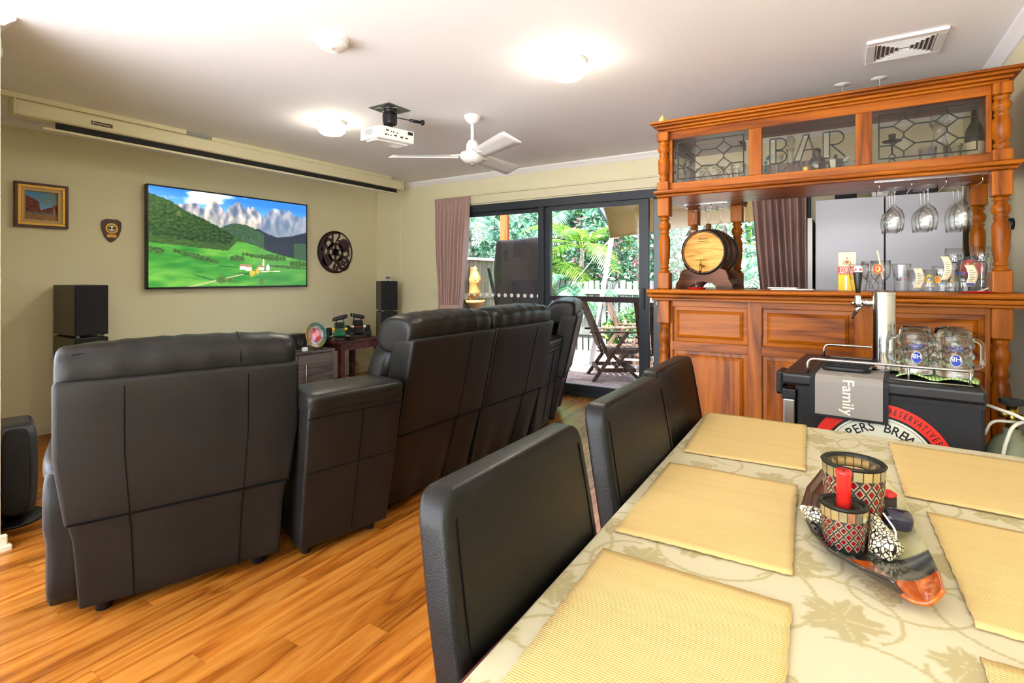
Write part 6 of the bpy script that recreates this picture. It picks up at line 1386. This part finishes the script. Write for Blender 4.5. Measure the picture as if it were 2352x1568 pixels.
# outdoor setting
def garden_chair(label, loc, rot):
    t = thing('garden_armchair', label, 'garden chair', loc, rot, 'slatted timber garden chairs')
    for i in range(5): x0 = -.23 + i * .094; MB().box(x0, x0 + .082, -.012, .008, 0, .62, Matrix.Translation((0, -.21, .42)) @ Matrix.Rotation(R(18), 4, 'X')).build('back_slat', M['teak'], t, bevel=.003)
    for i in range(6): y0 = -.20 + i * .078; MB().box(-.235, .235, y0, y0 + .068, .40 + .012 * (y0 + .2), .42 + .012 * (y0 + .2)).build('seat_slat', M['teak'], t, bevel=.003)
    for sx in (-1, 1):
        x_ = sx * .265
        MB().bar((x_, -.44, 1.06), (x_, -.12, .30), .04, .055, (1, 0, 0)).build('back_post', M['teak'], t, bevel=.003); MB().bar((x_, -.14, .40), (x_, .30, 0.0), .04, .05, (1, 0, 0)).build('leg', M['teak'], t, bevel=.003); MB().bar((x_, .12, .62), (x_, -.32, .0), .04, .05, (1, 0, 0)).build('leg', M['teak'], t, bevel=.003)
        MB().box(x_ - .035, x_ + .035, -.36, .26, .62, .645).build('armrest', M['teak'], t, bevel=.006); MB().box(x_ - .015, x_ + .015, -.25, .22, .12, .17).build('side_stretcher', M['teak'], t); MB().box(x_ - .02, x_ + .02, -.18, .24, .36, .41).build('seat_rail', M['teak'], t)
    MB().bar((-.285, -.42, 1.02), (.285, -.42, 1.02), .04, .05).build('top_rail', M['teak'], t, bevel=.004); MB().box(-.26, .26, -.26, -.23, .12, .17).build('cross_stretcher', M['teak'], t); MB().box(-.26, .26, .20, .23, .12, .16).build('cross_stretcher', M['teak'], t)
    return t
garden_chair('slatted timber armchair facing the patio table, nearest the door gap', (-2.60, 6.62, GZ), R(-58)); garden_chair('slatted timber armchair behind the first patio chair', (-2.55, 7.35, GZ), R(-72)); garden_chair('slatted timber armchair at the far side of the patio table', (-1.65, 8.1, GZ), R(180)); garden_chair('slatted timber armchair partly hidden by the door stile', (-1.82, 6.35, GZ), R(5))
gt = thing('patio_table', 'sunlit slatted timber patio table beyond the glass door', 'patio table', (-1.55, 7.15, GZ), R(8))
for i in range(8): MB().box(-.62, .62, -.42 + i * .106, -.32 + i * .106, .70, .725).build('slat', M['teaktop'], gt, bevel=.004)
for sx in (-1, 1): MB().box(sx * .5 - .04, sx * .5 + .04, -.30, .30, .62, .70).build('bearer', M['teak'], gt); [MB().bar((sx * .5, sy * .32, 0), (sx * .5, -sy * .2, .62), .06, .06, (1, 0, 0)).build('leg', M['teak'], gt) for sy in (-1, 1)]
bk = thing('covered_bundle', 'clear plastic wrapped bundle standing behind the bar end', 'bundle', (-1.30, 5.9, GZ)); MB().sbox((0, 0, .45), (.14, .14, .45), 3, 10, lambda x, y, z: (x + .02 * sin(z * 14), y + .02 * sin(z * 11 + x * 9), z)).build('wrap', M['glass'], bk, True); MB().sbox((0, 0, .35), (.10, .10, .34), 4, 8).build('contents', M['cover'], bk, True)
# foliage
G_T = [(60, 112, 84), (82, 138, 112), (100, 150, 130), (50, 94, 62), (126, 162, 146)]; G_Y = [(70, 120, 36), (96, 142, 42), (58, 100, 36), (120, 150, 60)]; G_D = [(44, 86, 60), (70, 116, 84), (100, 146, 116), (150, 180, 160)]
def leafcloud(cols, n_, rad, size, seed, centre=(0, 0, 0), hollow=.35, lo=.25):
    r_ = random.Random(seed); mb = MB(); mb.c = []
    for i in range(n_):
        while True:
            p = Vector((r_.uniform(-1, 1), r_.uniform(-1, 1), r_.uniform(-1, 1)))
            if hollow < p.length < 1 and (p.length > .75 or r_.random() < .6): break
        q = Vector((centre[0] + p.x * rad[0], centre[1] + p.y * rad[1], centre[2] + p.z * rad[2]))
        d = Vector((r_.gauss(0, 1), r_.gauss(0, 1), r_.gauss(0, .6))).normalized(); s_ = Vector((r_.gauss(0, 1), r_.gauss(0, 1), r_.gauss(0, 1))).cross(d).normalized()
        L = size * r_.uniform(.6, 1.3); W_ = L * r_.uniform(.3, .5); o = len(mb.v)
        mb.v += [tuple(q - d * L / 2), tuple(q + s_ * W_ / 2 - d * L * .05), tuple(q + d * L / 2), tuple(q - s_ * W_ / 2 - d * L * .05)]; mb.f.append((o, o + 1, o + 2, o + 3))
        c = cols[r_.randrange(len(cols))]; k = r_.uniform(.8, 1.15); c4 = tuple(lin(min(255, x * k)) for x in c) + (1,); mb.c += [c4] * 4
    return mb
def leafobj(mb, name, parent):
    me = mb.mesh(name, M['leaf']); o = bpy.data.objects.new(name, me); COL.objects.link(o); o.parent = parent; return o
def shrub(label, loc, rad, h, cols, n_, size, seed, flowers=None):
    t = thing('garden_shrub', label, 'shrub', (loc[0], loc[1], GZ), 0, 'shrubs beyond the picket fence')
    o = leafobj(leafcloud(cols, n_, (rad[0], rad[1], h / 2), size, seed, (0, 0, h / 2 + .1)), 'foliage', t); o['kind'] = 'stuff'
    if flowers: o = leafobj(leafcloud(flowers, n_ // 9, (rad[0] * 1.02, rad[1] * 1.02, h / 2 * .95), size * 1.3, seed + 50, (0, 0, h / 2 + .2), .8), 'blossom', t); o['kind'] = 'stuff'
    r_ = random.Random(seed)
    for i in range(4): MB().tube([(0, 0, -.02), (r_.uniform(-.1, .1), r_.uniform(-.1, .1), h * .4), (r_.uniform(-.4, .4) * rad[0], r_.uniform(-.3, .3) * rad[1], h * .9)], [.03, .022, .008], 6).build('stem', M['bark'], t, True)
    return t
PK = [(226, 130, 160), (236, 160, 184), (206, 96, 130)]
shrub('large grey green shrub with pink blossom left of the white mast', (-3.9, 10.1), (1.0, .7), 3.2, G_T, 3600, .13, 1, PK); shrub('grey green shrub with pink blossom right of the white mast', (-2.6, 10.0), (.9, .7), 3.0, G_T, 3200, .13, 2, PK)
shrub('sunlit yellow green shrub behind the door stile', (-1.35, 10.2), (.9, .7), 3.0, G_Y + G_T, 3000, .13, 3); shrub('leafy green shrub behind the bar barrel', (-.2, 9.9), (.9, .7), 2.8, G_Y + G_D, 2600, .13, 4)
shrub('low dark shrub at the foot of the picket fence', (-4.6, 8.6), (.35, .25), .9, G_D, 700, .11, 5); shrub('low leafy plant between the chairs and the fence', (-3.2, 8.65), (.4, .18), .7, G_D + G_Y, 700, .11, 6)
shrub('tall dark shrub behind the paling fence at left', (-6.6, 9.0), (1.0, .9), 3.2, G_D + G_T, 3000, .14, 7); shrub('tall teal leaved shrub behind the timber post', (-5.6, 10.6), (1.0, .8), 3.6, G_T + G_D, 3400, .14, 8)
def treewall(label, loc, rad, h, cols, seed):
    t = thing('background_tree', label, 'tree', (loc[0], loc[1], GZ), 0, 'tall trees closing off the garden')
    MB().tube([(0, 0, -.02), (.1, 0, h * .35), (-.05, .1, h * .8)], [.13, .10, .04], 8).build('trunk', M['bark'], t, True)
    o = leafobj(leafcloud(cols, 3600, (rad, rad * .7, h * .5), .24, seed, (0, 0, h * .55), .3), 'crown', t); o['kind'] = 'stuff'; return t
treewall('tall dark tree far behind the paling fence', (-9.2, 12.5), 2.0, 5.5, G_D + G_T, 21); treewall('tall tree beyond the covered barbecue', (-6.8, 13.2), 2.0, 5.5, G_D + G_T, 22); treewall('tall green tree beyond the white mast', (-4.3, 13.4), 2.0, 5.5, G_D + G_Y, 23); treewall('tall tree beyond the shade sail', (-2.0, 13.2), 1.9, 5.2, G_D + G_T, 24); treewall('tall tree far behind the bar', (.4, 13.0), 2.0, 5.2, G_D + G_Y, 25)
# palms
def frond_mesh(L, cols, seed, droop=.9, leaf=.42):
    r_ = random.Random(seed); mb = MB(); mb.c = []
    def P_(s_): return Vector((L * s_ * (1 - .12 * s_), 0, L * (.55 * s_ - droop * s_ * s_)))
    n_ = 26
    for i in range(n_):
        s_ = .10 + .88 * i / n_; p = P_(s_); d = (P_(s_ + .02) - P_(s_)).normalized(); ll = leaf * (1 - .75 * abs(s_ - .45)) * r_.uniform(.85, 1.1)
        for sg in (-1, 1):
            side = Vector((0, sg, 0)); tip = p + (side * .85 + d * .55 + Vector((0, 0, -.25))).normalized() * ll; w_ = d * .016; mid = p.lerp(tip, .5) + Vector((0, 0, .02)); o = len(mb.v)
            mb.v += [tuple(p - w_), tuple(mid - w_ * 1.2), tuple(tip), tuple(mid + w_ * 1.2), tuple(p + w_)]; mb.f.append((o, o + 1, o + 2, o + 3, o + 4))
            c = cols[r_.randrange(len(cols))]; c4 = tuple(lin(x) for x in c) + (1,); mb.c += [c4] * 5
    pts = [P_(i / 10) for i in range(11)]; o = len(mb.v)
    mb.tube(pts, [.014 - .011 * i / 10 for i in range(11)], 5); mb.c += [tuple(lin(x) for x in (150, 170, 80)) + (1,)] * (len(mb.v) - o)
    return mb.mesh('frond', M['leaf'])
FM = [frond_mesh(1.3, G_T, 1), frond_mesh(1.5, G_Y, 2, .8), frond_mesh(1.2, G_D + G_T, 3, 1.0)]
def palm(label, loc, h, kind, n_, seed, tilt=0.0, sc=1.0):
    t = thing('garden_palm', label, 'palm', (loc[0], loc[1], GZ), 0, 'palms in the garden'); r_ = random.Random(seed)
    MB().tube([(0, 0, -.02), (tilt * .4, 0, h * .5), (tilt, 0, h)], [.07, .055, .045], 8).build('trunk', M['bark'], t, True)
    for i in range(n_):
        o = bpy.data.objects.new('frond', FM[kind]); COL.objects.link(o); o.parent = t; o.location = (tilt, 0, h); o.rotation_euler = (r_.uniform(-.2, .2), r_.uniform(-.55, .25), 2 * pi * i / n_ + r_.uniform(-.2, .2)); s_ = sc * r_.uniform(.85, 1.1); o.scale = (s_, s_, s_)
    return t
palm('teal fronded palm leaning over the paling fence at far left', (-6.3, 8.3), 2.5, 0, 11, 1); palm('yellow green palm just behind the covered barbecue', (-5.35, 9.6), 1.5, 1, 10, 2, .2); palm('teal palm beside the timber post', (-5.0, 10.6), 2.7, 0, 11, 3); palm('bright yellow palm above the covered barbecue', (-4.45, 9.4), 1.9, 1, 9, 4, .1)
palm('dark palm left of the white mast', (-4.5, 9.15), 1.2, 2, 10, 5, 0, .75); palm('small palm low in front of the pink shrub', (-3.6, 9.25), 1.0, 2, 9, 6, 0, .6); palm('tall palm seen above the pink shrub', (-3.7, 11.5), 3.0, 1, 10, 7); palm('silver fronded palm behind the barrel', (-.75, 8.5), 1.5, 0, 10, 8, 0, .9); palm('small silver palm near the right curtain', (-.35, 7.9), 1.1, 0, 9, 9, 0, .7)
